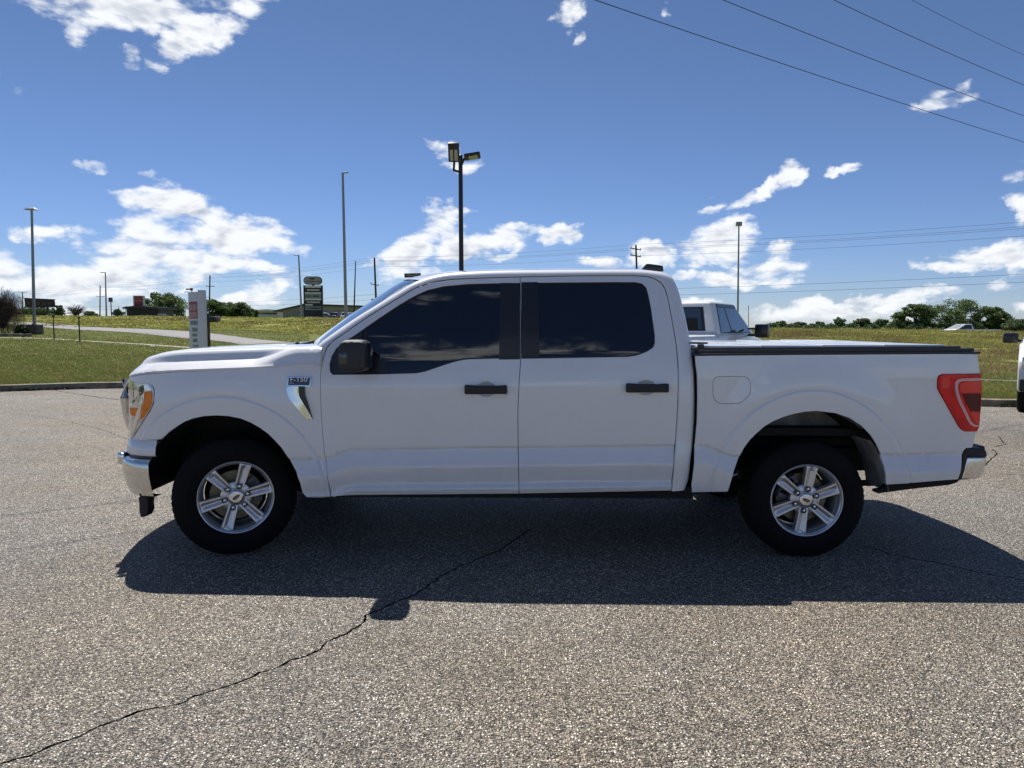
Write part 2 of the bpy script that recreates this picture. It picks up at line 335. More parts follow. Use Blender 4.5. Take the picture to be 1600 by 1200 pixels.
def ground_mat(name, stops, s1=.25, s2=3.0, bd=.05):
    m, t, b = nmat(name); N = t.nodes.new; L = t.links.new
    geo = N('ShaderNodeNewGeometry')
    n1 = N('ShaderNodeTexNoise'); n1.inputs['Scale'].default_value = s1; n1.inputs['Detail'].default_value = 8; n1.inputs['Roughness'].default_value = .65
    n2 = N('ShaderNodeTexNoise'); n2.inputs['Scale'].default_value = s2; n2.inputs['Detail'].default_value = 6; n2.inputs['Roughness'].default_value = .7
    for n in (n1, n2): L(geo.outputs['Position'], n.inputs['Vector'])
    ad = N('ShaderNodeMath'); ad.operation = 'ADD'; L(n1.outputs[0], ad.inputs[0]); L(n2.outputs[0], ad.inputs[1])
    hv = N('ShaderNodeMath'); hv.operation = 'MULTIPLY'; L(ad.outputs[0], hv.inputs[0]); hv.inputs[1].default_value = .5
    cr = N('ShaderNodeValToRGB'); L(hv.outputs[0], cr.inputs[0])
    cr.color_ramp.elements[0].position = stops[0][0]; cr.color_ramp.elements[0].color = (*stops[0][1], 1)
    cr.color_ramp.elements[1].position = stops[-1][0]; cr.color_ramp.elements[1].color = (*stops[-1][1], 1)
    for p_, c_ in stops[1:-1]:
        e = cr.color_ramp.elements.new(p_); e.color = (*c_, 1)
    L(cr.outputs[0], b.inputs['Base Color']); b.inputs['Roughness'].default_value = .95; b.inputs['Specular IOR Level'].default_value = .1
    bp = N('ShaderNodeBump'); bp.inputs['Strength'].default_value = .7; bp.inputs['Distance'].default_value = bd
    L(n2.outputs[0], bp.inputs['Height']); L(bp.outputs[0], b.inputs['Normal'])
    return m
MAT['lawn'] = ground_mat('mown_lawn', [(.36, (.06, .08, .018)), (.48, (.10, .125, .03)), (.62, (.18, .165, .06))], .35, 7.0)
MAT['field'] = ground_mat('rough_field', [(.38, (.10, .075, .035)), (.46, (.15, .16, .035)), (.53, (.19, .20, .05)), (.62, (.28, .23, .11))], .16, .9)
MAT['road'] = simple('pale_road', (.21, .205, .20), .9, var=.12, vscale=.6)

# ------------------------------------------------------------------ object helpers
def link(o, parent=None):
    COL.objects.link(o)
    if parent is not None:
        o.parent = parent; o.matrix_parent_inverse = parent.matrix_world.inverted() if False else Matrix.Identity(4)
    return o
def tag(o, label=None, cat=None, group=None, kind=None):
    if label: o['label'] = label
    if cat: o['category'] = cat
    if group: o['group'] = group
    if kind: o['kind'] = kind
    return o
def empty(name, loc=(0, 0, 0), rz=0.0):
    o = bpy.data.objects.new(name, None); o.location = loc; o.rotation_euler = (0, 0, rz); o.empty_display_size = .3
    COL.objects.link(o); return o
def mesh_obj(name, verts, faces, mat, parent=None, smooth=False, normals=None, origin=None):
    me = bpy.data.meshes.new(name)
    me.from_pydata([tuple(map(float, v)) for v in verts], [], [tuple(map(int, f)) for f in faces])
    if isinstance(mat, (list, tuple)):
        for m_ in mat: me.materials.append(m_)
    elif mat is not None: me.materials.append(mat)
    if smooth or normals is not None:
        me.polygons.foreach_set('use_smooth', [True] * len(me.polygons))
    if normals is not None: me.normals_split_custom_set_from_vertices([tuple(map(float, n)) for n in normals])
    me.update()
    o = bpy.data.objects.new(name, me); link(o, parent); return o
class MB:
    """collects simple solids into one mesh"""
    def __init__(s): s.v = []; s.f = []
    def add(s, v, f):
        k = len(s.v); s.v += [tuple(map(float, q)) for q in v]; s.f += [tuple(i + k for i in q) for q in f]; return s
    def box(s, c, d, M=None, taper=(1, 1)):
        v = []
        for z in (-1, 1):
            for y in (-1, 1):
                for x in (-1, 1):
                    k = taper if z > 0 else (1, 1)
                    v.append(Vector((x * d[0] / 2 * k[0], y * d[1] / 2 * k[1], z * d[2] / 2)))
        if M is not None: v = [M @ q for q in v]
        v = [(q[0] + c[0], q[1] + c[1], q[2] + c[2]) for q in v]
        return s.add(v, [(0, 2, 3, 1), (4, 5, 7, 6), (0, 1, 5, 4), (2, 6, 7, 3), (0, 4, 6, 2), (1, 3, 7, 5)])
    def bar(s, a, b, r0, r1=None, n=8):
        a = Vector(a); b = Vector(b); r1 = r0 if r1 is None else r1
        d = (b - a); 
        if d.length < 1e-6: return s
        q = d.to_track_quat('Z', 'Y').to_matrix(); v = []
        for p, r in ((a, r0), (b, r1)):
            for i in range(n):
                t = 2 * math.pi * i / n; v.append(p + q @ Vector((r * math.cos(t), r * math.sin(t), 0)))
        f = [(i, (i + 1) % n, n + (i + 1) % n, n + i) for i in range(n)] + [tuple(range(n))[::-1], tuple(range(n, 2 * n))]
        return s.add(v, f)
    def tube(s, pts, r, n=6):
        pts = [Vector(p) for p in pts]; v = []; f = []
        for j, p in enumerate(pts):
            d = (pts[min(j + 1, len(pts) - 1)] - pts[max(j - 1, 0)]); q = d.to_track_quat('Z', 'Y').to_matrix()
            rr = r[j] if isinstance(r, (list, tuple)) else r
            for i in range(n):
                t = 2 * math.pi * i / n; v.append(p + q @ Vector((rr * math.cos(t), rr * math.sin(t), 0)))
        for j in range(len(pts) - 1):
            for i in range(n): f.append((j * n + i, j * n + (i + 1) % n, (j + 1) * n + (i + 1) % n, (j + 1) * n + i))
        f += [tuple(range(n))[::-1], tuple(range((len(pts) - 1) * n, len(pts) * n))]
        return s.add(v, f)
    def prism(s, poly, y0, y1):
        """polygon in (x, z) extruded from y0 to y1 (y0 is the camera side)"""
        n = len(poly); v = [(p[0], y0, p[1]) for p in poly] + [(p[0], y1, p[1]) for p in poly]
        f = [tuple(range(n)), tuple(range(n, 2 * n))[::-1]] + [(i, i + n, (i + 1) % n + n, (i + 1) % n) for i in range(n)]
        return s.add(v, f)
    def build(s, name, mat, parent=None, smooth=False, bevel=0.0, seg=2):
        o = mesh_obj(name, s.v, s.f, mat, parent)
        bm = bmesh.new(); bm.from_mesh(o.data); bmesh.ops.recalc_face_normals(bm, faces=bm.faces)
        if bevel:
            ed = [e for e in bm.edges if len(e.link_faces) == 2 and e.calc_face_angle(0) > .5]
            bmesh.ops.bevel(bm, geom=ed, offset=bevel, segments=seg, profile=.5, affect='EDGES')
        bm.to_mesh(o.data); bm.free()
        if smooth or bevel:
            o.data.polygons.foreach_set('use_smooth', [True] * len(o.data.polygons))
            o.data.set_sharp_from_angle(angle=rad(38))
        return o
def text_mesh(s, size, name, mat, M4, parent=None, extrude=.001, align='CENTER', squeeze=1.0):
    cu = bpy.data.curves.new('txt', 'FONT'); cu.body = s; cu.size = size; cu.extrude = extrude; cu.align_x = align; cu.align_y = 'CENTER'
    to = bpy.data.objects.new('txt', cu); COL.objects.link(to)
    dg = bpy.context.evaluated_depsgraph_get(); me = bpy.data.meshes.new_from_object(to.evaluated_get(dg))
    bpy.data.objects.remove(to); bpy.data.curves.remove(cu)
    me.transform(Matrix.Diagonal((squeeze, 1, 1, 1))); me.transform(M4); me.materials.clear(); me.materials.append(mat); me.name = name
    o = bpy.data.objects.new(name, me); link(o, parent); return o

# ------------------------------------------------------------------ panels: outline in (u, v), mapped onto a curved surface
def resample(pts, step, closed=True):
    pts = [np.asarray(p, float) for p in pts]; out = []
    n = len(pts); rng = range(n if closed else n - 1)
    for i in rng:
        a, b = pts[i], pts[(i + 1) % n]; k = max(1, int(math.ceil(np.linalg.norm(b - a) / step)))
        for j in range(k): out.append(a + (b - a) * j / k)
    if not closed: out.append(pts[-1])
    return np.array(out)
def smooth_line(pts, k=4):
    """Catmull-Rom through the points"""
    p = np.asarray(pts, float); q = np.vstack([2 * p[0] - p[1], p, 2 * p[-1] - p[-2]]); out = []
    for i in range(1, len(q) - 2):
        for j in range(k):
            t = j / k; a, b, c, d = q[i - 1], q[i], q[i + 1], q[i + 2]
            out.append(.5 * (2 * b + (c - a) * t + (2 * a - 5 * b + 4 * c - d) * t * t + (3 * b - a - 3 * c + d) * t ** 3))
    out.append(p[-1]); return np.array(out)
def inside_poly(pt, poly):
    x, y = pt[:, 0], pt[:, 1]; r = np.zeros(len(pt), bool); n = len(poly)
    a = poly; b = np.roll(poly, -1, axis=0)
    for i in range(n):
        c = (a[i, 1] > y) != (b[i, 1] > y)
        with np.errstate(divide='ignore', invalid='ignore'):
            xi = (b[i, 0] - a[i, 0]) * (y - a[i, 1]) / (b[i, 1] - a[i, 1]) + a[i, 0]
        r ^= c & (x < xi)
    return r
def seg_dist(pt, poly, closed=True):
    d = np.full(len(pt), 1e9); n = len(poly)
    for i in range(n if closed else n - 1):
        a = poly[i]; b = poly[(i + 1) % n]; ab = b - a; L = max(ab @ ab, 1e-12)
        t = np.clip(((pt - a) @ ab) / L, 0, 1); q = pt - (a + t[:, None] * ab); d = np.minimum(d, np.hypot(q[:, 0], q[:, 1]))
    return d
def area2(p): return .5 * np.sum(p[:, 0] * np.roll(p[:, 1], -1) - np.roll(p[:, 0], -1) * p[:, 1])
def offset_poly(p, d):
    """shrink (d > 0) a closed polygon by d"""
    p = np.asarray(p, float); s = 1 if area2(p) > 0 else -1
    e = np.roll(p, -1, 0) - p; L = np.maximum(np.hypot(e[:, 0], e[:, 1]), 1e-9); nrm = np.stack([-e[:, 1], e[:, 0]], 1) / L[:, None] * s
    n2 = nrm + np.roll(nrm, 1, 0); l2 = np.maximum(np.hypot(n2[:, 0], n2[:, 1]), .35); n2 = n2 / l2[:, None]
    k = 1 / np.maximum(np.sum(n2 * nrm, 1), .5)
    return p + n2 * (d * k)[:, None]
YC = 0.0
def surf_normals(M, uv, out):
    h = .002; a = M(uv[:, 0] + h, uv[:, 1]) - M(uv[:, 0] - h, uv[:, 1]); b = M(uv[:, 0], uv[:, 1] + h) - M(uv[:, 0], uv[:, 1] - h)
    n = np.cross(a, b); n /= np.maximum(np.linalg.norm(n, axis=1), 1e-9)[:, None]
    s = np.sign(n @ np.asarray(out, float)); s[s == 0] = 1
    return n * s[:, None]
def panel(name, outline, M, mat, parent, holes=(), step=.03, lip=.015, out=(0, -1, 0), vrows=(), extra=None, both=False, bstep=None):
    """returns [near, far] objects; the far one is the mirror image across the truck's centre plane"""
    bstep = bstep or step
    loops = [resample(outline, bstep)] + [resample(h, bstep) for h in holes]
    o0 = loops[0]; lo = o0.min(0); hi = o0.max(0)
    us = np.arange(lo[0], hi[0] + step, step); vs = list(np.arange(lo[1], hi[1] + step, step)) + [v for v in vrows if lo[1] < v < hi[1]]
    g = np.array([(u + (.5 * step if k % 2 else 0), v) for k, v in enumerate(sorted(vs)) for u in us])
    if extra is not None: g = np.vstack([g, extra])
    ins = inside_poly(g, o0)
    for h in loops[1:]: ins &= ~inside_poly(g, h)
    g = g[ins]
    for h in loops: 
        if len(g): g = g[seg_dist(g, h) > .3 * min(step, bstep)]
    V = [Vector((float(a), float(b))) for l in loops for a, b in l] + [Vector((float(a), float(b))) for a, b in g]
    E = []; k = 0
    for l in loops: E += [(k + i, k + (i + 1) % len(l)) for i in range(len(l))]; k += len(l)
    r = delaunay_2d_cdt(V, E, [], 0, 1e-6)
    uv = np.array([(v.x, v.y) for v in r[0]]); tris = [f for f in r[2]]
    cen = np.array([uv[list(f)].mean(0) for f in tris]); ok = inside_poly(cen, o0)
    for h in loops[1:]: ok &= ~inside_poly(cen, h)
    tris = [f for f, q in zip(tris, ok) if q]
    res = []
    for side in ((0, 1) if both else (0,)):
        MM = M if side == 0 else (lambda u, v: M(u, v) * np.array([1, -1, 1]) + np.array([0, 2 * YC, 0]))
        oo = np.array(out, float) * (np.array([1, -1, 1]) if side else 1)
        p = MM(uv[:, 0], uv[:, 1]); nn = surf_normals(MM, uv, oo); verts = list(p); norms = list(nn); faces = []
        for f in tris:
            a, b, c = p[f[0]], p[f[1]], p[f[2]]
            fn = np.cross(b - a, c - a); faces.append(tuple(f) if fn @ nn[f[0]] > 0 else tuple(f)[::-1])
        if lip:
            for li, l in enumerate(loops):
                lp = MM(l[:, 0], l[:, 1]); ln = surf_normals(MM, l, oo); n = len(l)
                tan = np.roll(lp, -1, 0) - np.roll(lp, 1, 0); sd = np.cross(tan, ln); sd /= np.maximum(np.linalg.norm(sd, axis=1), 1e-9)[:, None]
                # sideways direction must leave the panel
                probe = l + 0; s_ = 1
                cu = area2(l) > 0; mirr = (np.cross(MM(l[:1, 0] + .01, l[:1, 1])[0] - lp[0], MM(l[:1, 0], l[:1, 1] + .01)[0] - lp[0]) @ ln[0]) > 0
                s_ = 1 if (cu == mirr) else -1
                if li: s_ = -s_
                k = len(verts); rnd = min(lip * .3, .003)
                rows = [(lp, (ln + sd * s_ * .5)), (lp - ln * rnd + sd * s_ * rnd * .5, (ln * .2 + sd * s_)), (lp - ln * lip, sd * s_)]
                for q, m_ in rows:
                    m_ = m_ / np.maximum(np.linalg.norm(m_, axis=1), 1e-9)[:, None]; verts += list(q); norms += list(m_)
                for rr in range(2):
                    for i in range(n):
                        a, b = k + rr * n + i, k + rr * n + (i + 1) % n; c, d = b + n, a + n
                        pa, pb, pc = np.array(verts[a]), np.array(verts[b]), np.array(verts[c])
                        fn = np.cross(pb - pa, pc - pa); faces.append((a, b, c, d) if fn @ norms[d] > 0 else (d, c, b, a))
        res.append(mesh_obj(name, verts, faces, mat, parent, normals=norms))
    return res
def grid_obj(name, rows, mat, parent, closed=False, smooth=True, recalc=True, both=False, thick=0.0):
    """rows: array [n, m, 3]"""
    rows = np.asarray(rows, float); n, m = rows.shape[:2]; res = []
    for side in ((0, 1) if both else (0,)):
        R = rows * np.array([1, -1, 1]) + np.array([0, 2 * YC, 0]) if side else rows
        f = []
        for i in range(n - 1):
            for j in range(m if closed else m - 1):
                q = (i * m + j, i * m + (j + 1) % m, (i + 1) * m + (j + 1) % m, (i + 1) * m + j); f.append(q[::-1] if side else q)
        o = mesh_obj(name, R.reshape(-1, 3), f, mat, parent, smooth=smooth)
        if thick:
            md = o.modifiers.new('solid', 'SOLIDIFY'); md.thickness = thick; md.offset = -1
        res.append(o)
    return res
def solve_uv(M, px, py, u0, v0):
    uv = np.array([u0, v0], float)
    for _ in range(12):
        f = lambda a: project(M(np.array([a[0]]), np.array([a[1]]))[0])
        p = f(uv); e = np.array([px, py]) - p
        if np.hypot(*e) < .02: break
        h = 1e-3; J = np.stack([(f(uv + [h, 0]) - p) / h, (f(uv + [0, h]) - p) / h], 1)
        try: uv = uv + np.clip(np.linalg.solve(J, e), -.2, .2)
        except np.linalg.LinAlgError: break
    return uv
def sst(x, a, b): t = np.clip((np.asarray(x, float) - a) / (b - a), 0, 1); return t * t * (3 - 2 * t)
# ------------------------------------------------------------------ terrain, parking lot, kerb, road
WORLD_ROOTS = set()
def wempty(name, loc=(0, 0, 0)):
    """thing whose parts are modelled in world coordinates; the Empty stands at its base"""
    o = empty(name, loc); WORLD_ROOTS.add(o.name); return o
_link0 = link
def link(o, parent=None):
    COL.objects.link(o)
    if parent is not None:
        o.parent = parent
        o.matrix_parent_inverse = Matrix.Translation(-parent.location) if parent.name in WORLD_ROOTS else Matrix.Identity(4)
    return o

AC = [(p - 800) / F_PX for p in (0, 300, 540, 1200, 1600)]
TY = [10, 17, 25, 35, 45, 60, 72, 88, 110, 150, 400, 2000]
TZ = np.array([[-.08, .13, .35, .65, .97, 1.5, 1.85, 2.55, 2.7, 2.6, 2.4, 2.4],
      [-.08, .13, .30, .5, .72, 1.2, 1.7, 2.45, 2.6, 2.5, 2.4, 2.4],
      [-.08, .13, .25, .4, .6, 1.0, 1.6, 2.35, 2.5, 2.5, 2.4, 2.4],
      [-.08, .13, .30, .6, .95, 1.42, 1.30, 1.2, .9, .6, .8, 2.0],
      [-.08, .13, .25, .5, .85, 1.22, -.1, .1, .3, .5, .8, 2.0]])
KERB = smooth_line([(-60, -20), (-30, 2), (-18, 10.6), (-13.2, 14.5), (-11.4, 15.9), (-9.3, 16.95), (-6.5, 16.9), (0, 15.55), (9.35, 13.9), (20, 12.0), (60, 4)], 6)
def kerb_y(X): return np.interp(X, KERB[:, 0], KERB[:, 1])
def terrain(X, Y):
    X = np.asarray(X, float); Y = np.asarray(Y, float)
    ky = kerb_y(X); yy = np.maximum(Y, .1)
    a = np.clip(X / np.maximum(yy, 8), AC[0], AC[-1])
    # distance measured beyond the kerb, so the verge starts at the kerb everywhere
    ye = np.where(yy < 30, 17 + (yy - ky) * (30 - 17) / np.maximum(30 - ky, 1), yy); ye = np.where(Y < ky, 10, ye)
    rows = np.stack([np.interp(ye, TY, r) for r in TZ], 0)
    i = np.clip(np.searchsorted(AC, a) - 1, 0, len(AC) - 2); A = np.array(AC)
    t = (a - A[i]) / (A[i + 1] - A[i]); t = t * t * (3 - 2 * t)
    r0 = np.take_along_axis(rows, i[None], 0)[0]; r1 = np.take_along_axis(rows, i[None] + 1, 0)[0]
    z = r0 * (1 - t) + r1 * t
    bump = .05 * np.sin(X * .31 + Y * .17) + .04 * np.sin(X * .13 - Y * .29 + 1) + .03 * np.sin(X * .7 + Y * .5)
    z = z + bump * sst(Y, 24, 45)
    z = np.where(Y < ky + .13, -.08, z)
    return z
def tz(X, Y): return float(terrain(np.array([X]), np.array([Y]))[0])
def at(px, Y, dz=0.0):
    """point on the terrain seen in photo column px at distance Y"""
    z = 1.0; X = 0
    for _ in range(4):
        py = 515; X = P(px, py, Y)[0]; z = tz(X, Y)
    return np.array([X, Y, z + dz])

xs = np.concatenate([-np.geomspace(1500, 62, 26), np.linspace(-60, 60, 171), np.geomspace(62, 1500, 26)])
ys = np.concatenate([-np.geomspace(900, 32, 14), np.linspace(-30, 10, 12), np.linspace(11, 20, 40), np.linspace(20.6, 118, 150), np.geomspace(120, 1800, 34)])
XX, YY = np.meshgrid(xs, ys, indexing='ij'); ZZ = terrain(XX.ravel(), YY.ravel()).reshape(XX.shape)
nx, ny = len(xs), len(ys)
verts = np.stack([XX, YY, ZZ], 2).reshape(-1, 3)
faces = [(i * ny + j, (i + 1) * ny + j, (i + 1) * ny + j + 1, i * ny + j + 1) for i in range(nx - 1) for j in range(ny - 1)]
g = mesh_obj('ground', verts, faces, [MAT['lawn'], MAT['field']], smooth=True); tag(g, kind='structure')
cx = np.array([(verts[f[0]] + verts[f[2]]) / 2 for f in faces]); aa = cx[:, 0] / np.maximum(cx[:, 1], 1)
def field_mask(X, Y):
    a = X / np.maximum(Y, 1); w = .8 * np.sin(X * .5) + .5 * np.sin(X * 1.3 + 1)
    return ((a > -.02) & (Y > 20.3 + w * .6)) | ((a <= -.02) & (Y > 58 + a * 0 + w + np.clip((a + .30) * -90, -26, 0)))
g.data.polygons.foreach_set('material_index', field_mask(cx[:, 0], cx[:, 1]).astype(int)); g.data.update()

# --- parking lot with real, open cracks
def G(px, py):
    d = ray(px, py); t = CAM_H / -d[2]; return np.array([d[0] * t, d[1] * t])
def crack_poly(pix, w, jag=.006, taper=True):
    pts = np.array([G(*p) for p in pix]); c = [pts[0]]
    for a, b in zip(pts[:-1], pts[1:]):
        k = max(2, int(np.linalg.norm(b - a) / .022))
        for j in range(1, k + 1): c.append(a + (b - a) * j / k)
    c = np.array(c); n = len(c); d = np.gradient(c, axis=0); d /= np.maximum(np.hypot(d[:, 0], d[:, 1]), 1e-9)[:, None]; nn = np.stack([-d[:, 1], d[:, 0]], 1)
    wig = np.cumsum(RNG.normal(0, jag, n)); wig -= np.convolve(np.pad(wig, 5, mode='edge'), np.ones(11) / 11, 'valid'); wig = wig + np.convolve(np.pad(RNG.normal(0, jag * 1.6, n), 1, mode='edge'), [.25, .5, .25], 'valid')
    c = c + nn * wig[:, None]
    ww = w * (.45 + 1.0 * RNG.random(n)); 
    if taper: ww *= np.clip(np.minimum(np.arange(n), np.arange(n)[::-1]) / 6, .12, 1)
    return np.vstack([c + nn * ww[:, None] / 2, (c - nn * ww[:, None] / 2)[::-1]])
crk1 = [(-60, 1222), (0, 1190), (45, 1182), (75, 1167), (125, 1150), (175, 1127), (215, 1112), (280, 1100), (305, 1087), (350, 1075), (390, 1060), (425, 1045), (455, 1032), (500, 1015), (510, 1002), (540, 990), (565, 975), (572, 962), (610, 945), (630, 935), (665, 920), (685, 902), (725, 882), (750, 872), (780, 860), (800, 847), (835, 822)]
cracks = [(crk1, .013, .0045), ([(1335, 848), (1400, 868), (1470, 880), (1520, 892), (1640, 915)], .012, .005),
          ([(1560, 681), (1563, 686), (1570.5, 694), (1561, 697), (1546, 699.5)], .016, .004), ([(1549, 701), (1558, 708), (1550, 716), (1546, 720), (1539, 727), (1528, 733)], .018, .005),
          ([(1552, 721.5), (1580, 725), (1620, 729)], .014, .004), ([(1528, 668), (1560, 671), (1640, 676)], .018, .003),
          ([(84, 609.5), (110, 614), (150, 620), (200, 626.5), (260, 633)], .030, .004), ([(1539, 738), (1570, 741), (1640, 743)], .010, .004),
          ([(-30, 640), (60, 650), (150, 668), (210, 690)], .008, .006)]
lot_out = [(-60, -40), (60, -40), (60, 4.0)] + [tuple(p) for p in KERB[::-1][1:-1]] + [(-60, -20)]
loops = [np.array(lot_out)] + [crack_poly(p, w, j) for p, w, j in cracks]
V = [Vector(map(float, p)) for l in loops for p in l]; E = []; k = 0
for l in loops: E += [(k + i, k + (i + 1) % len(l)) for i in range(len(l))]; k += len(l)
r = delaunay_2d_cdt(V, E, [], 0, 1e-6); uv = np.array([(v.x, v.y) for v in r[0]])
cen = np.array([uv[list(f)].mean(0) for f in r[2]]); ok = inside_poly(cen, loops[0])
for h in loops[1:]: ok &= ~inside_poly(cen, h)
lv = [(x, y, 0) for x, y in uv]; lf = []
for f, q in zip(r[2], ok):
    if q:
        a, b, c = uv[list(f)]; lf.append(tuple(f) if (b[0] - a[0]) * (c[1] - a[1]) - (b[1] - a[1]) * (c[0] - a[0]) > 0 else tuple(f)[::-1])
tag(mesh_obj('parking_lot', lv, lf, MAT['asphalt']), kind='structure')
cv = MB()
for l in loops[1:]:
    n = len(l); v = [(x, y, -.0005) for x, y in l] + [(x, y, -.03) for x, y in l]
    cv.add(v, [(i, (i + 1) % n, n + (i + 1) % n, n + i) for i in range(n)])
    h = n // 2
    for i in range(h - 1): cv.add([(*l[i], -.028), (*l[i + 1], -.028), (*l[n - 2 - i], -.028), (*l[n - 1 - i], -.028)], [(0, 1, 2, 3)])
tag(mesh_obj('crack_bed', cv.v, cv.f, MAT['crack']), kind='structure')

# --- kerb
def sweep(line, prof):
    """profile (offset to the left, z) swept along a plan line"""
    line = np.asarray(line, float); d = np.gradient(line, axis=0); d /= np.hypot(d[:, 0], d[:, 1])[:, None]; nn = np.stack([-d[:, 1], d[:, 0]], 1)
    return np.array([[(*(p + q * o), z) for o, z in prof] for p, q in zip(line, nn)])
kl = resample(KERB[3:-3], .35, closed=False)
kprof = [(-.012, -.05), (.0, .06), (.012, .128), (.03, .14), (.13, .145), (.145, .135), (.15, .0)]
kr = sweep(kl, kprof); kr[:, :, 2] += (RNG.normal(0, .0022, kr.shape[:1]))[:, None] * (kr[:, :, 2] > .1); kr[:, 2:5, 1] += RNG.normal(0, .003, (len(kl), 3))
kerb = grid_obj('kerb', kr, simple('weathered_kerb', (.20, .175, .13), .95, var=.4, vscale=5, bump=.5, bscale=50), None)[0]; tag(kerb, kind='structure')
# --- thin concrete strips across the lawns, road up the hill
def strip(name, pix, width, mat, dz=.05, seg=1.2):
    pts = np.array([at(p, Y)[:2] for p, Y in pix]); pts = smooth_line(pts, 5); pts = resample(pts, seg, closed=False)
    d = np.gradient(pts, axis=0); d /= np.hypot(d[:, 0], d[:, 1])[:, None]; nn = np.stack([-d[:, 1], d[:, 0]], 1); m = 5
    rows = []
    for j in range(m):
        q = pts + nn * width * (j / (m - 1) - .5); z = terrain(q[:, 0], q[:, 1]) + dz + (.0 if 0 < j < m - 1 else -.04); rows.append(np.stack([q[:, 0], q[:, 1], z], 1))
    o = grid_obj(name, np.stack(rows, 1), mat, None)[0]; tag(o, kind='structure'); return o
strip('road', [(-160, 66), (20, 64), (150, 56), (280, 49), (400, 40), (470, 34.5), (540, 31), (640, 27)], 4.2, MAT['road'], .06)
strip('path', [(-120, 41), (0, 40), (90, 39), (200, 36), (300, 32.5), (400, 29.5), (520, 26.5)], .42, MAT['concrete'], .03)
strip('drain_channel', [(1440, 18.9), (1500, 18.6), (1560, 18.3), (1640, 18.0), (1800, 17.6)], .16, simple('stained_concrete', (.19, .175, .13), .95, var=.3, vscale=4), .03, .4)

# --- grass blades
def blades(name, regions, mat):
    allv = []
    for (n, a0, a1, y0, y1, h0, h1, w0, cond) in regions:
        t = RNG.random(n); Y = 1 / (1 / y0 + (1 / y1 - 1 / y0) * t)           # denser near the camera
        a = a0 + (a1 - a0) * RNG.random(n); X = a * Y; ok = Y > kerb_y(X) + .17
        ok &= cond(X, Y); X = X[ok]; Y = Y[ok]; m = len(X); Z = terrain(X, Y)
        cl = .65 + .5 * np.sin(X * 1.7 + 2 * np.sin(Y * .8)) * np.sin(Y * 1.3 + X * .4) + .3 * np.sin(X * .45 + 1.5 * np.sin(Y * .23)) * np.sin(Y * .37 + X * .1)
        cl = cl if h1 > .08 else .92 + .16 * np.sin(X * 2.3 + np.sin(Y * 1.7)) * np.sin(Y * 2.9 + X)
        h = (h0 + (h1 - h0) * RNG.random(m)) * cl * (1 + Y / 120); w = w0 * (.7 + .6 * RNG.random(m)) * np.maximum(Y / 18, 1)
        th = RNG.random(m) * 2 * math.pi; dx, dy = np.cos(th) * w / 2, np.sin(th) * w / 2 * .4; lx, ly = RNG.normal(0, .7, m) * h, RNG.normal(-.3, .7, m) * h
        p0 = np.stack([X - dx, Y - dy, Z - .02], 1); p1 = np.stack([X + dx, Y + dy, Z - .02], 1); p2 = np.stack([X + lx, Y + ly, Z + h], 1)
        allv.append(np.stack([p0, p1, p2], 1).reshape(-1, 3))
    v = np.concatenate(allv); n = len(v) // 3
    me = bpy.data.meshes.new(name); me.vertices.add(len(v)); me.vertices.foreach_set('co', v.ravel().astype(np.float32))
    me.loops.add(len(v)); me.loops.foreach_set('vertex_index', np.arange(len(v), dtype=np.int32))
    me.polygons.add(n); me.polygons.foreach_set('loop_start', np.arange(0, len(v), 3, dtype=np.int32))
    me.materials.append(mat); me.update(calc_edges=True); me.validate()
    o = bpy.data.objects.new(name, me); link(o); return o
nofield = lambda X, Y: ~field_mask(X, Y) & ~((np.abs(Y - (64 - (X / Y + .70) * 62)) < 2.3) & (X < -8))
T_ = lambda X, Y: np.ones(len(X), bool)
tag(blades('lawn_grass', [(190000, -.80, -.28, 15.5, 60, .02, .055, .016, nofield), (36000, .5, .80, 13.5, 21, .02, .05, .018, nofield), (30000, -.28, .5, 14.5, 21, .02, .05, .02, nofield)], MAT['blade_lawn']),
    'short mown grass of the verge behind the kerb', 'grass', kind='stuff')
tag(blades('field_grass', [(110000, -.80, -.05, 30, 110, .05, .13, .06, field_mask)], MAT['blade_field']),
    'yellow green grass on the rising bank to the left', 'grass', kind='stuff')
brush_c = lambda X, Y: field_mask(X, Y)
tag(blades('brush_grass', [(120000, .20, .80, 19.8, 66, .05, .19, .022, brush_c), (40000, -.02, .22, 20, 66, .05, .18, .03, brush_c)], MAT['blade_brush']),
    'tall straw and green weeds of the rough field on the right', 'weeds', kind='stuff')
tag(blades('green_field_grass', [(70000, .2, .80, 36, 72, .06, .17, .035, brush_c)], MAT['blade_field']),
    'greener tall grass near the crest of the rough field', 'weeds', kind='stuff')

# ------------------------------------------------------------------ the white crew cab pickup
YW = 4.609                          # distance of the near wheel faces
YC = YW + .955                      # centre plane of the truck
RAKE = .017
def table(knots, sm=.012, z0=.2, z1=2.1):
    z = np.arange(z0, z1, .002); w = np.interp(z, [k[0] for k in knots], [k[1] for k in knots]); k = max(1, int(sm / .002))
    ker = np.ones(2 * k + 1) / (2 * k + 1); ws = np.convolve(np.pad(w, k, mode='edge'), ker, 'valid'); return z, ws
low = [(.30, .93), (.38, .955), (.405, .974), (.455, .995), (.486, .970), (.54, .983), (.600, .997), (.698, .966), (.706, .9605), (.711, .9605), (.721, .970), (.78, .973), (.90, .976), (1.02, .979), (1.12, .978)]
ZT, WCAB_A = table(low + [(1.14, .976), (1.20, .966), (1.285, .944), (1.45, .888), (1.6, .829), (1.72, .778), (1.80, .742), (1.9, .69), (2.1, .6)], .004)
_, WCAB_B = table(low + [(1.14, .976), (1.20, .966), (1.285, .944), (1.45, .888), (1.6, .829), (1.72, .778), (1.80, .742), (1.9, .69), (2.1, .6)], .03)
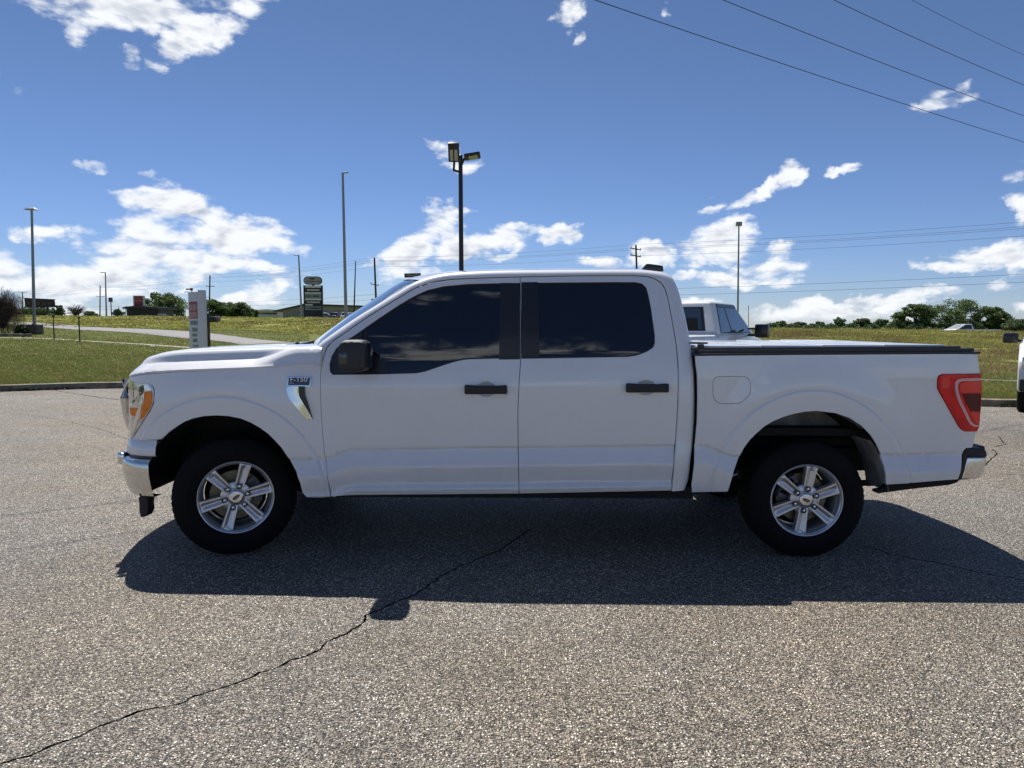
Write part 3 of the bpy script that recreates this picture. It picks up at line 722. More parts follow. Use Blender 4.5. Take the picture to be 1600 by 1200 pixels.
WCAB = WCAB_A * (1 - sst(ZT, .78, .9)) + WCAB_B * sst(ZT, .78, .9)
lowb = [(.30, .93), (.40, .965), (.50, .982), (.60, .994), (.698, .966), (.706, .9605), (.711, .9605), (.721, .970), (.78, .974), (.90, .980), (1.02, .982), (1.12, .980)]
_, A = table(lowb + [(1.2, .977), (1.29, .970), (1.6, .95), (2.1, .9)], .004); _, B = table(lowb + [(1.2, .977), (1.29, .970), (1.6, .95), (2.1, .9)], .03)
WBED = A * (1 - sst(ZT, .78, .9)) + B * sst(ZT, .78, .9)
_, WFEN = table(lowb + [(1.18, .976), (1.25, .965), (1.6, .9), (2.1, .8)], .006)
def crease_shift(u): return -.055 * (1 - sst(u, -1.20, -1.02)) - .072 * sst(u, 1.22, 1.43)
def arch_bulge(u, v, c, a, b, amt):
    q = np.sqrt(((u - c[0]) / a) ** 2 + ((v - c[1]) / b) ** 2)
    return .013 * (1 - sst(q, 1.26, 1.62)) + .006 * (1 - sst(q, 1.215, 1.245)) - .0045 * np.exp(-((q - 1.250) / .013) ** 2)
def handle_cup(u, v, c):
    q = ((u - c[0]) / .062) ** 2 + ((v - c[1]) / .047) ** 2
    return -.024 * np.clip(1 - q, 0, 1) ** .8
AF = (P(352, 778, YW)[0], P(352, 778, YW)[2]); AR = (P(1262, 780, YW)[0], P(1262, 780, YW)[2])
HND = []
def Wside(u, v, kind):
    u = np.asarray(u, float); v = np.asarray(v, float); zp = v - RAKE * u
    zz = zp - crease_shift(u) * (1 - sst(zp, .76, .98)) * (1 + 0 * zp)
    if kind == 'cab': w = np.interp(zz, ZT, WCAB)
    elif kind == 'bed': w = np.interp(zz, ZT, WBED)
    else: w = np.interp(zz, ZT, WFEN)
    if kind == 'fen': k = sst(u, -1.6, -1.2); w = w * (1 - k) + np.interp(zz, ZT, WCAB) * k
    if kind == 'cab': 
        k = sst(u, -1.12, -1.20)
        for c in HND: w = w + handle_cup(u, v, c)
        w = w - .05 * np.clip((u - 1.13) / .06, 0, 1.5) ** 2.2     # rounded rear corner of the cab
    w = w + arch_bulge(u, v, AF, .535, .535, .022) * (u < -.9) + arch_bulge(u, v, AR, .515, .575, .022) * (u > .9)
    if kind == 'bed': w = w - .035 * sst(u, 2.80, 3.02) ** 2
    return w
def MS(kind, inset=0.0): return lambda u, v: np.stack([u, YC - Wside(u, v, kind) + inset, v], -1)
Mcab, Mbed = MS('cab'), MS('bed')
def uvp(M, px, py):
    p = P(px, py, YC - .93); return solve_uv(M, px, py, p[0], p[2])
def UV(M, pts): return [uvp(M, *p) for p in pts]
for c in ((759.5, 608), (1009.5, 605.5)):
    p = uvp(Mcab, *c); HND.append((p[0], p[1]))

# front corner: plan curve by arc length
PLAN = smooth_line([(-2.20, .985), (-2.29, .978), (-2.37, .960), (-2.44, .925), (-2.495, .875), (-2.535, .80), (-2.565, .71), (-2.60, .58), (-2.645, .38), (-2.67, .19), (-2.68, 0)], 6)
_ds = np.concatenate([[0], np.cumsum(np.hypot(*np.diff(PLAN, axis=0).T))]); PLEN = _ds[-1]
def plan(s):
    s = np.asarray(s, float); t = np.clip(-2.20 - s, 0, PLEN)
    X = np.where(s > -2.20, s, np.interp(t, _ds, PLAN[:, 0])); w = np.where(s > -2.20, .985, np.interp(t, _ds, PLAN[:, 1])); return X, w
def Mfront(u, v, push=0.0, lean=0.0):
    X, w = plan(u); d = .985 - Wside(np.maximum(u, -2.45), v, 'fen'); k = sst(w, .55, .85)
    return np.stack([X + lean * (v - .9) - push * .6 * (w < .95), YC - (w - d * k) - push, v], -1)
Mfen = lambda u, v: Mfront(u, v)

truck = wempty('pickup_truck', (0, YC, 0))
tag(truck, 'large white crew cab pickup parked broadside in the foreground, front wheels slightly turned', 'pickup truck')
paint = MAT['paint']; GAP = .0032

# --- outlines traced at their real distance
gapF = [(516.4, 775.5), (511, 742), (506.5, 706), (502, 655), (500.5, 610), (501, 580), (506, 556)]
gapTop = [(511, 543), (520, 533), (540, 519), (568, 499.5), (594, 483), (620, 467), (633, 459), (650, 449.5), (677, 440.5), (712, 436), (760, 434.2), (812.6, 432.6)]
gapB = [(813.6, 470), (814, 500), (813.6, 560), (811, 600), (809.2, 640), (809.5, 690), (811, 771.7)]
gapR = [(812.6, 432.6), (860, 431.6), (913, 430.9), (970, 430.7), (997, 431), (1012, 432), (1022, 435), (1033, 442), (1039, 451), (1044, 468), (1050, 500), (1056.7, 540), (1059.6, 577), (1059.4, 617), (1058, 650), (1056, 683), (1053, 720), (1049, 767)]
fd = UV(Mcab, gapF[:-1]) + UV(Mcab, [(506, 556)] + gapTop) + UV(Mcab, gapB)
fd = np.array(fd); 
rdp = np.array(UV(Mcab, gapR) + UV(Mcab, gapB[::-1][:-1]))
crease_rows = [.405, .452, .460, .468, .478, .486, .494, .592, .600, .608, .694, .700, .7055, .7085, .7115, .717, .724]
def crease_pts(u0, u1, st=.03):
    u = np.arange(u0, u1, st); out = []
    for c in crease_rows:
        v = c + RAKE * u + crease_shift(u) * .999; out.append(np.stack([u, v], 1))
    return np.vstack(out)
# window openings
wf = UV(Mcab, [(519.5, 586), (515, 580), (514.5, 569), (518, 556), (526, 543), (540, 532), (556, 522), (587, 500), (620, 478), (640, 466), (653, 459), (668, 452.5), (693, 446.6), (730, 443.2), (770, 442), (811.2, 441.6), (811.6, 560), (770, 560.6), (732, 561.6), (722, 562.8), (706.7, 566.5), (680, 575.5), (664, 581), (650, 583.6), (600, 585)])
wr = UV(Mcab, [(815.2, 441.3), (860, 440.8), (960, 440), (993, 440.2), (1004, 442.6), (1010, 449), (1013, 458), (1018, 483), (1023.6, 524), (1023.8, 536), (1021, 543), (1013, 548.6), (1003, 553), (993, 556), (980, 557.8), (900, 559.3), (815.4, 560.7)])
def cup_pts():
    out = []
    for c in HND:
        for r_ in (.0, .2, .4, .6, .8, .95, 1.08):
            for k in range(20):
                t = 2 * math.pi * k / 20; out.append((c[0] + .066 * r_ * math.cos(t), c[1] + .05 * r_ * math.sin(t)))
    return np.array(out)
ex = np.vstack([crease_pts(-1.25, 1.3), cup_pts()])
doors = []
for nm, ol, hole in (('front_door', fd, wf), ('rear_door', rdp, wr)):
    doors.append(panel(nm, offset_poly(ol, GAP), Mcab, paint, truck, holes=[hole], step=.03, bstep=.02, lip=.02, extra=ex, both=True))
def Min(d): return MS('cab', d)
def window(pts, near, far, split=None):
    """black seal around the opening and tinted pane behind it"""
    h = np.array(pts)
    for side, par in ((0, near), (1, far)):
        pass
    panel('window_seal', offset_poly(h, .001), Min(.0045), MAT['trim'], None, holes=[offset_poly(h, .011)], step=.05, bstep=.03, lip=.01, both=True)
def reparent(objs, parents, name=None):
    for o, p in zip(objs, parents):
        if o.parent is None: o.parent = p; o.matrix_parent_inverse = Matrix.Identity(4)
for h, dr, bx0, bx1 in ((wf, doors[0], 781.5, 812.7), (wr, doors[1], 814.5, 842)):
    h = np.array(h)
    s = panel('window_seal', offset_poly(h, .0005), Min(.004), MAT['trim'], None, holes=[offset_poly(h, .010)], step=.05, bstep=.03, lip=.01, both=True); reparent(s, dr)
    s = panel('window', offset_poly(h, -.004), Min(.011), MAT['glass'], None, step=.06, bstep=.04, lip=0, both=True); reparent(s, dr)
    b = UV(Min(.0), [(bx0, 441.2), (bx1, 440.8), (bx1, 561.2), (bx0 - 1.5, 561.8)] if bx0 < 800 else [(bx0, 440.8), (bx1 - 2, 440.5), (bx1 + 1, 560.7), (bx0, 561.3)])
    cl = [np.array(q) for q in b]
    # keep the pillar cover inside the opening
    vv = np.array(cl); vv[:, 1] = np.clip(vv[:, 1], h[:, 1].min() + .004, h[:, 1].max() - .002)
    s = panel('pillar_cover', offset_poly(vv, .0008), Min(-.0025), MAT['trim'], None, step=.06, bstep=.04, lip=.01, both=True); reparent(s, dr)
# fixed quarter pane bar in front door
qb = UV(Min(.0), [(568, 515), (573, 512), (577, 584), (571, 584)])
s = panel('window_bar', qb, Min(.003), MAT['rubber_trim'], None, step=.05, lip=.008, both=True); reparent(s, doors[0])
sl = UV(Min(.0), [(520, 583), (518, 566), (524, 550), (545, 532), (566, 518), (566, 545), (590, 558), (606, 572), (607, 583)])
s = panel('mirror_sail', sl, Min(-.002), MAT['trim'], None, step=.05, lip=.012, both=True); reparent(s, doors[0])
# door handles
for (c, dr) in zip(((759.5, 608), (1009.5, 605.5)), doors):
    pr = []
    for side in (0, 1):
        u, v = uvp(Mcab, *c); y = YC - Wside(np.array([u + .12]), np.array([v]), 'cab')[0]
        m = MB()
        hw = .135; prof = [(-hw, -.024), (-hw + .006, -.029), (hw - .05, -.026), (hw - .004, -.027), (hw, -.022), (hw, .026), (hw - .006, .030), (hw - .07, .026), (-hw + .09, .026), (-hw + .01, .031), (-hw, .027)]
        m.prism([(u + a, v + b) for a, b in prof], y - .034, y - .010)
        m.box((u - .118, y - .004, v), (.03, .02, .045)); m.box((u + .112, y - .004, v), (.04, .02, .045))
        if side: m.v = [(a, 2 * YC - b, c_) for a, b, c_ in m.v]
        o = m.build('door_handle', MAT['rubber_trim'], None, bevel=.005); reparent([o], [dr[side]])

# --- fender
cre = [(497, 569), (480, 570.3), (440, 573), (400, 576), (345, 578.6), (290, 581), (255, 583), (236, 584.5), (220, 586), (208, 588.5), (200, 591.5), (196.5, 593.5)]
hl = [(197, 595.2), (215, 597.2), (232.5, 598.9), (237.5, 601), (240.2, 607), (240.4, 616), (239.6, 630), (234, 642), (226, 654), (216, 670), (208.5, 682), (204.5, 685), (201, 682.5), (198, 670), (196, 645), (195.3, 618)]
arF = [(252, 686.5), (263, 676), (274, 668), (288, 659), (301, 654), (318, 650.3), (337, 649.2), (357, 650.2), (376, 654), (392, 660.5), (406, 668.5), (419, 678), (430, 689), (440, 700), (448, 712), (456, 724), (463, 737), (469, 755), (472.5, 770), (478, 776)]
Ff = lambda pts: [solve_uv(Mfen, px, py, (-1.5 if px > 300 else -2.3), 1.0) for px, py in pts]
fo = Ff([(515, 775.5)] + gapF[1:][:-1] + [(503, 567)] + cre) + Ff([(196.5, 595.2), (215, 597.8), (232.5, 599.4), (238, 602), (241, 608), (241.2, 616), (240.4, 630), (235, 642), (227, 654), (217, 670), (209.5, 682), (205.5, 685.8)]) + Ff(arF)
fo = np.array(fo)
vent_hole = None
exf = crease_pts(-2.3, -1.1)
q_ = []
for r_ in (1.03, 1.08, 1.13, 1.17, 1.20, 1.215, 1.23, 1.24, 1.25, 1.26, 1.275, 1.30, 1.35, 1.42, 1.5):
    for k in range(130):
        t = math.pi * (k / 129 * 1.3 - .15); q_.append((AF[0] + .535 * r_ * math.cos(t), AF[1] + .535 * r_ * math.sin(t)))
fender = panel('fender', offset_poly(fo, .0015), Mfen, paint, truck, step=.03, bstep=.015, lip=.02, extra=np.vstack([exf, np.array(q_)]), both=True)
# --- hood and fender tops: height field over the plan
OUT = np.array([plan(np.array([s]))for s in np.linspace(-1.222, -2.20 - PLEN, 90)])[:, :, 0]
OUT[:, 1] -= .012
def c_h(X): return np.interp(X, [-2.70, -2.56, -2.50, -2.42, -2.30, -2.1, -1.65, -1.42, -1.2, -1.0], [1.118, 1.140, 1.155, 1.172, 1.190, 1.203, 1.222, 1.236, 1.244, 1.25])
def prof_t(xs, ys, sm=.004):
    d = np.arange(0, 1.3, .001); y = np.interp(d, xs, ys); k = int(sm / .001); ker = np.hanning(2 * k + 3)[1:-1]; ker /= ker.sum()
    return d, np.convolve(np.concatenate([2 * y[0] - y[1:k + 1][::-1], y, np.full(k, y[-1])]), ker, 'valid')
PR_A = prof_t([0, .006, .055, .070, .094, .108, .13, .17, .26, .5, 1.3], [0, .009, .042, .050, .098, .112, .118, .1225, .128, .136, .143], .007)
PR_B = prof_t([0, .010, .05, .07, .095, .12, .16, .21, .26, .5, 1.3], [0, .014, .044, .056, .082, .096, .104, .110, .114, .121, .126], .010)
PR_C = prof_t([0, .012, .030, .052, .08, .13, .17, .26, .5, 1.3], [0, .034, .080, .104, .113, .119, .1225, .128, .136, .143], .008)
def Mhood(X, w):
    X = np.asarray(X, float); w = np.asarray(w, float)
    d = seg_dist(np.stack([X, np.abs(w)], -1).reshape(-1, 2), OUT, closed=False).reshape(X.shape)
    k = sst(X, -2.5, -2.15); pa = np.interp(d, *PR_A); pb = np.interp(d, *PR_B)
    k2 = sst(X, -1.66, -1.36); pa = pa * (1 - k2) + np.interp(d, *PR_C) * k2; z = c_h(X) + pb * (1 - k) + pa * k
    return np.stack([X, YC - w, z], -1)
near_out = [(X, w - .001) for X, w in OUT[::2]]
rear = [(-1.222, .80), (-1.24, .765), (-1.33, .735), (-1.50, .72), (-1.56, .60), (-1.60, .35), (-1.615, 0)]
half = near_out + [] ; ring = half + [(x, -w) for x, w in half[::-1] if w > .02] + [(x, -w) for x, w in rear[:-1]] + rear[::-1]
xtr = []
for d_ in (.005, .010, .02, .035, .048, .056, .064, .072, .080, .088, .096, .104, .112, .122, .135, .15, .17, .20, .235):
    e = offset_poly(np.array(near_out + [(x, -w) for x, w in near_out[::-1]]), d_); e = resample(e, .03); e = e[(e[:, 0] < -1.23)]; xtr += [tuple(p) for p in e]
hood = panel('hood', ring, Mhood, paint, truck, step=.09, bstep=.03, lip=.03, out=(0, 0, 1), extra=np.array(xtr))[0]
# cowl and wipers
cowl = []
for w in np.linspace(.74, -.74, 13):
    b = 1 - (w / .74) ** 2; cowl.append([(-1.60 - .02 * b, YC - w, 1.335 + .02 * b), (-1.52 - .02 * b, YC - w, 1.332 + .02 * b), (-1.40 - .10 * b, YC - w, 1.325 + .02 * b), (-1.20 - .16 * b, YC - w, 1.35)])
grid_obj('cowl', cowl, MAT['rubber_trim'], truck)
m = MB()
m.tube([(-1.47, YC - .62, 1.352), (-1.40, YC - .40, 1.378), (-1.44, YC - .05, 1.388)], .009); m.tube([(-1.44, YC - .55, 1.362), (-1.36, YC - .25, 1.40), (-1.40, YC + .02, 1.40)], .006)
m.bar((-1.50, YC - .60, 1.335), (-1.46, YC - .62, 1.36), .02); m.build('wiper', MAT['trim'], truck)
m = MB(); m.tube([(-1.48, YC + .02, 1.352), (-1.44, YC + .30, 1.38), (-1.34, YC + .60, 1.37)], .009); m.bar((-1.51, YC + .02, 1.335), (-1.47, YC + .02, 1.36), .02); m.build('wiper', MAT['trim'], truck)

# --- cab frame: pillars and roof rail between the door gap line and the outer edge
pairs = [((503, 567), (493, 545)), ((506, 556), (497, 540)), ((511, 543), (503, 533.5)), ((520, 533), (512, 527)), ((540, 519), (530, 514.2)), ((568, 499.5), (559, 494.6)), ((594, 483), (586, 478)), ((620, 467), (611, 462.5)), ((633, 459), (624, 454.5)), ((650, 449.5), (642, 443.8)), ((664, 444.5), (656, 437.4)), ((677, 440.5), (670, 432.6)), ((694, 437.9), (688, 428.4)), ((712, 436), (709, 425.6)), ((760, 434.2), (759, 423)), ((812.6, 432.6), (812, 422)), ((860, 431.6), (860, 421.6)), ((913, 430.9), (913, 421.2)), ((970, 430.7), (970, 421)), ((997, 431), (1000, 421.4)), ((1012, 432), (1020, 423)), ((1022, 435), (1036, 425.6)),
         ((1033, 442), (1047, 430.5)), ((1039, 451), (1054, 440)), ((1044, 468), (1061.5, 459)), ((1050, 500), (1070.5, 494)), ((1056.7, 540), (1078.6, 537)), ((1059.6, 577), (1083.6, 577)), ((1059.4, 617), (1085, 619)), ((1058, 650), (1084.6, 652)), ((1056, 683), (1082.6, 686)), ((1053, 720), (1078.6, 724)), ((1051, 745), (1075.6, 748)), ((1049, 767.5), (1070, 765))]
g0 = np.array([uvp(Mcab, *a) for a, b in pairs]); gw = Wside(g0[:, 0], g0[:, 1], 'cab')
outer = []; isC = []
for k, (a, b) in enumerate(pairs):
    drop = .055 if k < 10 else (.075 if k < 22 else .045)
    if 10 <= k < 13: drop = .065
    if 21 <= k <= 23: drop = .06
    p = P(*b, YC - (gw[k] - drop)); outer.append((p[0], gw[k] - drop, p[2]))
outer = np.array(outer)
def rail_rows(g, gw, o, n=9):
    rows = []
    for (u, v), w, (X, wo, z) in zip(g, gw, o):
        r = []
        for t in np.linspace(0, 1, n):
            c = 1 - math.sqrt(max(0, 1 - t * t)); pos = math.sin(t * math.pi / 2) * .35 + t * .65
            r.append((u + (X - u) * pos, YC - (w + (wo - w) * (c * .8 + t * .2)), v + (z - v) * pos))
        rows.append(r)
    return np.array(rows)
def densify(rows, k=3):
    n, m = rows.shape[:2]; return np.stack([smooth_line(rows[:, j], k) for j in range(m)], 1)
rows = rail_rows(g0, gw, outer)
# leave the panel gap at the doors
dirv = rows[:, 1] - rows[:, 0]; rows[:, 0] += dirv / np.maximum(np.linalg.norm(dirv, axis=1), 1e-6)[:, None] * GAP
RR = densify(rows, 3)
lipr = RR[:, :1] + np.array([0, .02, 0]); RRl = np.concatenate([lipr, RR], 1)
grid_obj('cab_side_frame', RRl, paint, truck, both=True)
# rear cab corner down to the sill, filled between frame and rear wall
E = RR[:, -1]                                     # outer edge, dense
def across(name, edge, bx, bz, mat, n=29, **k):
    rows = []
    for i, (X, y, z) in enumerate(edge):
        w = YC - y; b = bx[i] if hasattr(bx, '__len__') else bx; c = bz[i] if hasattr(bz, '__len__') else bz; r = []
        for t in np.linspace(1, -1, n):
            t = math.sin(t * math.pi / 2) * .5 + t * .5; h = 1 - t * t; r.append((X + b * h, YC - w * t, z + c * (1 - abs(t) ** 2.2)))
        rows.append(r)
    return grid_obj(name, rows, mat, truck, **k)[0]
iA, iB, iC = 3 * 1, 3 * 10, 3 * 22
nE = len(E)
kk = np.arange(iB - iB, iC - iB + 1)
bxr = -.20 * (1 - sst(kk, 0, 14)) + .03 * sst(kk, 26, iC - iB)
bzr = .030 + .012 * sst(kk, 0, 12) - .014 * sst(kk, 24, iC - iB)
across('roof', E[iB:iC + 1], bxr, bzr, paint)
kk = np.arange(iB - iA + 1); across('windshield', E[iA:iB + 1] + np.array([0, .004, -.004]), -.215 + .015 * kk / len(kk), .030 * kk / len(kk), MAT['screen'])
kk = np.arange(nE - iC); across('cab_rear_wall', E[iC:], .03 + 0 * kk, .028 * (1 - sst(kk, 0, 4)), paint)
# rear window set on the wall, third brake lamp, roof fin
rw = [(t, z) for t, z in ((-.66, 1.33), (.66, 1.33), (.62, 1.70), (-.62, 1.70))]
Ez = E[iC:]; xr = lambda z, w: np.interp(-z, -Ez[:, 2], Ez[:, 0]) + .03 * (1 - (w / .8) ** 2)
m = MB(); v = []
for a, b in resample(rw, .12): v.append((xr(b, a) + .006, YC - a, b))
k = len(v); v2 = [(x + .006, y, z) for x, y, z in v]; m.add(v + v2, [tuple(range(k))] + [tuple(range(k, 2 * k))] + [(i, (i + 1) % k, k + (i + 1) % k, k + i) for i in range(k)]); m.build('rear_window', MAT['glass'], truck)
zz_ = 1.775; m = MB(); m.box((xr(zz_, 0) + .012, YC, zz_), (.02, .34, .035)); m.build('brake_light', MAT['red_dark'], truck, bevel=.006)
pf = P(1017, 419, YC - .12); fx = pf[0]
m = MB(); zt = 1.485 + (pf[2] - 1.485)
fin = [(-.085, -.03), (-.035, .028), (.05, .018), (.085, .012), (.092, -.03)]
m.prism([(fx + a, pf[2] + b + .004) for a, b in fin], YC - .15, YC - .09); fo_ = m.build('roof_antenna', MAT['trim'], truck, bevel=.008)
# --- bed
topb = [(1086.6, 556.6), (1120, 556.2), (1250, 555.2), (1400, 554.3), (1500, 553.7), (1523, 553.5), (1527.5, 556)]
tl = [(1530.6, 583.4), (1500, 583.8), (1472, 584), (1466, 587), (1464, 593), (1463.8, 606), (1467, 613.5), (1471, 620), (1485, 645), (1497, 666.5), (1502, 672), (1508, 674.6), (1524.5, 674.6)]
brr = [(1522, 688), (1519, 699.2), (1509, 700.2), (1505.5, 704), (1502, 728), (1496.6, 748.8), (1440, 753.2), (1384.9, 757)]
arR = [(1382, 728), (1375.6, 706.6), (1370, 694), (1362, 681), (1347.4, 665.5), (1328, 652.8), (1306, 645.2), (1276, 641.7), (1258, 643), (1239, 646.6), (1222, 652), (1206.6, 658.6), (1193, 667), (1180.6, 678), (1171, 688), (1163, 698.6), (1152.5, 718), (1146, 737), (1141.7, 753), (1137, 768)]
bl = [(1081.6, 769), (1081, 757), (1085.6, 700), (1089.6, 660), (1090.6, 620), (1090, 587), (1087.6, 568)]
Bf = lambda pts: [solve_uv(Mbed, px, py, P(px, py, YC - .97)[0], P(px, py, YC - .97)[2]) for px, py in pts]
bo = np.array(Bf(topb) + Bf(tl) + Bf(brr) + Bf(arR) + Bf(bl))
fdoor = np.array(Bf([(1122, 588), (1160, 588), (1168, 590), (1173, 597), (1173, 612), (1170.5, 618), (1162, 626.5), (1155, 630.5), (1128, 631), (1119, 628), (1114, 619), (1113.7, 598), (1116, 591)]))
q_ = []
for r_ in (1.03, 1.08, 1.13, 1.17, 1.20, 1.215, 1.23, 1.24, 1.25, 1.26, 1.275, 1.30, 1.35, 1.42, 1.5):
    for k in range(130):
        t = math.pi * (k / 129 * 1.3 - .15); q_.append((AR[0] + .515 * r_ * math.cos(t), AR[1] + .575 * r_ * math.sin(t)))
exb = np.vstack([crease_pts(1.15, 3.0), np.array(q_)])
fde = smooth_line(np.vstack([fdoor, fdoor[:1]]), 3)[:-1]
bed = panel('bed_side', bo, Mbed, paint, truck, holes=[fde], step=.03, bstep=.015, lip=.02, extra=exb, both=True)
fp = panel('fuel_door', offset_poly(fde, .0048), MS('bed', .0006), paint, None, step=.03, lip=.01); reparent(fp, bed)
# black backing behind panel gaps, cab to bed gap, floor
def backing(name, pts, M, mat, **k): return panel(name, pts, M, mat, truck, step=.08, bstep=.06, lip=0, both=True, **k)
inner = MB()
zb = .47
inner.box(((-1.25 + 1.05) / 2, YC, (zb + 1.27) / 2), (2.30, 1.80, 1.27 - zb)); inner.box((.15, YC, 1.50), (1.5, 1.20, .52), taper=(.75, .85))
inner.box((-1.9, YC, 1.0), (1.15, 1.15, .45))
inner.build('cab_inner', MAT['under'], truck)
bk = UV(Mcab, [(496, 600), (506, 560), (530, 530), (568, 502), (620, 469.5), (650, 452), (677, 443), (712, 438.5), (812, 435), (1000, 433.5), (1030, 443), (1047, 500), (1056, 560), (1056, 650), (1046, 764), (812, 768.5), (520, 772), (508, 742)])
backing('door_jamb', bk, MS('cab', .021), MAT['under'], holes=[offset_poly(np.array(wf), -.0), offset_poly(np.array(wr), -.0)])
panel('fuel_door_pocket', offset_poly(fde, -.01), MS('bed', .012), MAT['under'], truck, step=.08, lip=0)
m = MB(); m.box((1.215, YC, .86), (.035, 1.80, .80)); m.box((1.215, YC, .43), (.06, 1.72, .08)); m.build('cab_gap_light_block', MAT['under'], truck)  # unseen boxes added to block sunlight through the cab-to-bed gap
m = MB(); gb = [P(x, y, YC - .955) for x, y in ((1070, 764), (1083, 758), (1085, 770), (1068, 770))]; m.prism([(p[0], p[2]) for p in gb], YC - .955, YC - .80); m.build('cab_mount', MAT['under'], truck)
# sill under doors, hung low to hide the sunlit ground beneath
for s in (1, -1): m = MB(); m.box((-.03, YC - s * .915, .415), (2.42, .05, .07)); m.build('sill', MAT['under'], truck)
# bed box: floor, inner walls, front wall, tailgate, rail caps, cover
xb0 = bo[0][0]; xb1 = Bf([(1527, 600)])[0][0]
z_top = lambda x: np.interp(x, [bo[0][0], bo[5][0]], [bo[0][1], bo[5][1]])
m = MB(); m.box(((xb0 + xb1) / 2, YC, .80), (xb1 - xb0 - .06, 1.60, .05))
m.box((xb0 + .03, YC, (.80 + z_top(xb0)) / 2), (.05, 1.86, z_top(xb0) - .80))
m.box((xb0 + .02, YC, (.46 + .80) / 2), (.02, 1.84, .36))
m.build('bed_floor', MAT['under'], truck)
tg = MB(); tg.box((xb1 - .035, YC, (.74 + z_top(xb1)) / 2), (.07, 1.70, z_top(xb1) - .76)); tg.build('tailgate', paint, truck, bevel=.015)
z0 = z_top(xb0); z1 = z_top(xb1)
L = xb1 - xb0; xm = (xb0 + xb1) / 2
def rail(name, x0, x1, w0, w1, dz0, dz1, mat, bev=.003):
    out = []
    for s in (1, -1):
        m = MB(); a, b = YC - s * w0, YC - s * w1
        v = [(x0, a, z_top(x0) + dz0), (x1, a, z_top(x1) + dz0), (x1, b, z_top(x1) + dz0), (x0, b, z_top(x0) + dz0), (x0, a, z_top(x0) + dz1), (x1, a, z_top(x1) + dz1), (x1, b, z_top(x1) + dz1), (x0, b, z_top(x0) + dz1)]
        m.add(v, [(0, 3, 2, 1), (4, 5, 6, 7), (0, 1, 5, 4), (1, 2, 6, 5), (2, 3, 7, 6), (3, 0, 4, 7)]); out.append(m.build(name, mat, truck, bevel=bev))
    return out
rail('bed_rail_cap', xb0 - .004, xb1 + .004, .962, .86, .001, .017, MAT['trim'], .004)
rail('cover_rail', xb0 + .02, xb1 - .02, .935, .85, .017, .038, simple('dark_anodised', (.045, .045, .05), .4, .3), .003)
rail('cover_clamp_strip', xb0 + .01, xb1 - .10, .925, .86, .038, .052, MAT['trim'], .003)
xs_ = np.linspace(xb0 + .035, xb1 - .19, 5)
for a, b in zip(xs_[:-1], xs_[1:]):
    m = MB(); m.box(((a + b) / 2, YC, z_top((a + b) / 2) + .052), (b - a - .008, 1.81, .022)); o = m.build('cover_panel', MAT['cover'], truck, bevel=.004); 
m = MB()
for x in xs_[1:-1]: m.box((x, YC, z_top(x) + .048), (.0078, 1.79, .016))
m.build('cover_hinge', MAT['trim'], truck)
for s in (1, -1):
    m = MB(); m.box((xb0 + .04, YC - s * .89, z0 + .082), (.11, .03, .012)); m.box((xb0 + .05, YC - s * .90, z0 + .06), (.04, .025, .03)); m.build('cover_latch', MAT['trim'], truck, bevel=.003)

# --- tail lamps
Mt = lambda d: (lambda u, v: np.stack([u, YC - Wside(u, v, 'bed') + d, v], -1))
tlp = np.array(Bf([(1531.8, 585), (1500, 585), (1473, 585.2), (1467.4, 588), (1465.4, 594), (1465.2, 605.6), (1468.2, 612.5), (1472.4, 620), (1486, 645), (1498, 665.4), (1503, 671), (1509, 673.4), (1524.6, 673.4), (1528, 668), (1531.4, 630)]))
lamp = panel('tail_light', tlp, Mt(-.012), MAT['red'], truck, step=.03, bstep=.02, lip=.03, both=True)
def lampin(name, pts, d, mat, par=None, lip=.006):
    s = panel(name, np.array(Bf(pts)), Mt(d), mat, None, step=.03, bstep=.015, lip=lip, both=True); reparent(s, par or lamp)
lampin('light_tube', [(1531.2, 590.4), (1501, 591), (1494.5, 592.6), (1490.6, 597), (1490, 606), (1492, 617), (1497, 630), (1509, 655), (1514, 662.6), (1520, 666.4), (1527.6, 666.6), (1528, 664), (1521, 663.4), (1516.5, 659.6), (1512.6, 653), (1501, 628.6), (1496.4, 616), (1494.6, 606), (1495, 599.4), (1497.6, 596.4), (1503, 595), (1531.2, 594.4)], -.016, MAT['pink'])
lampin('reflector', [(1530.8, 595.6), (1506, 596.4), (1498, 600), (1497.6, 606), (1499.4, 613), (1530.4, 613)], -.014, MAT['red_bright'])
lampin('smoked_panel', [(1530.4, 615), (1502, 615), (1507, 629), (1515, 642), (1529.8, 642)], -.0145, MAT['red_dark'])
lampin('reflector', [(1529.4, 643.6), (1514, 643.6), (1520, 656), (1524, 661), (1528.2, 661.6)], -.014, MAT['red_bright'])
lampin('reflector', [(1471, 590), (1481, 590), (1483, 600), (1480, 606), (1469.6, 606), (1468.4, 596)], -.014, MAT['red_bright'])
bkr = np.array(Bf(tl + [(1530, 640)])); panel('tail_light_frame', offset_poly(bkr, -.004), Mt(.006), MAT['trim'], truck, step=.06, lip=0, both=True)

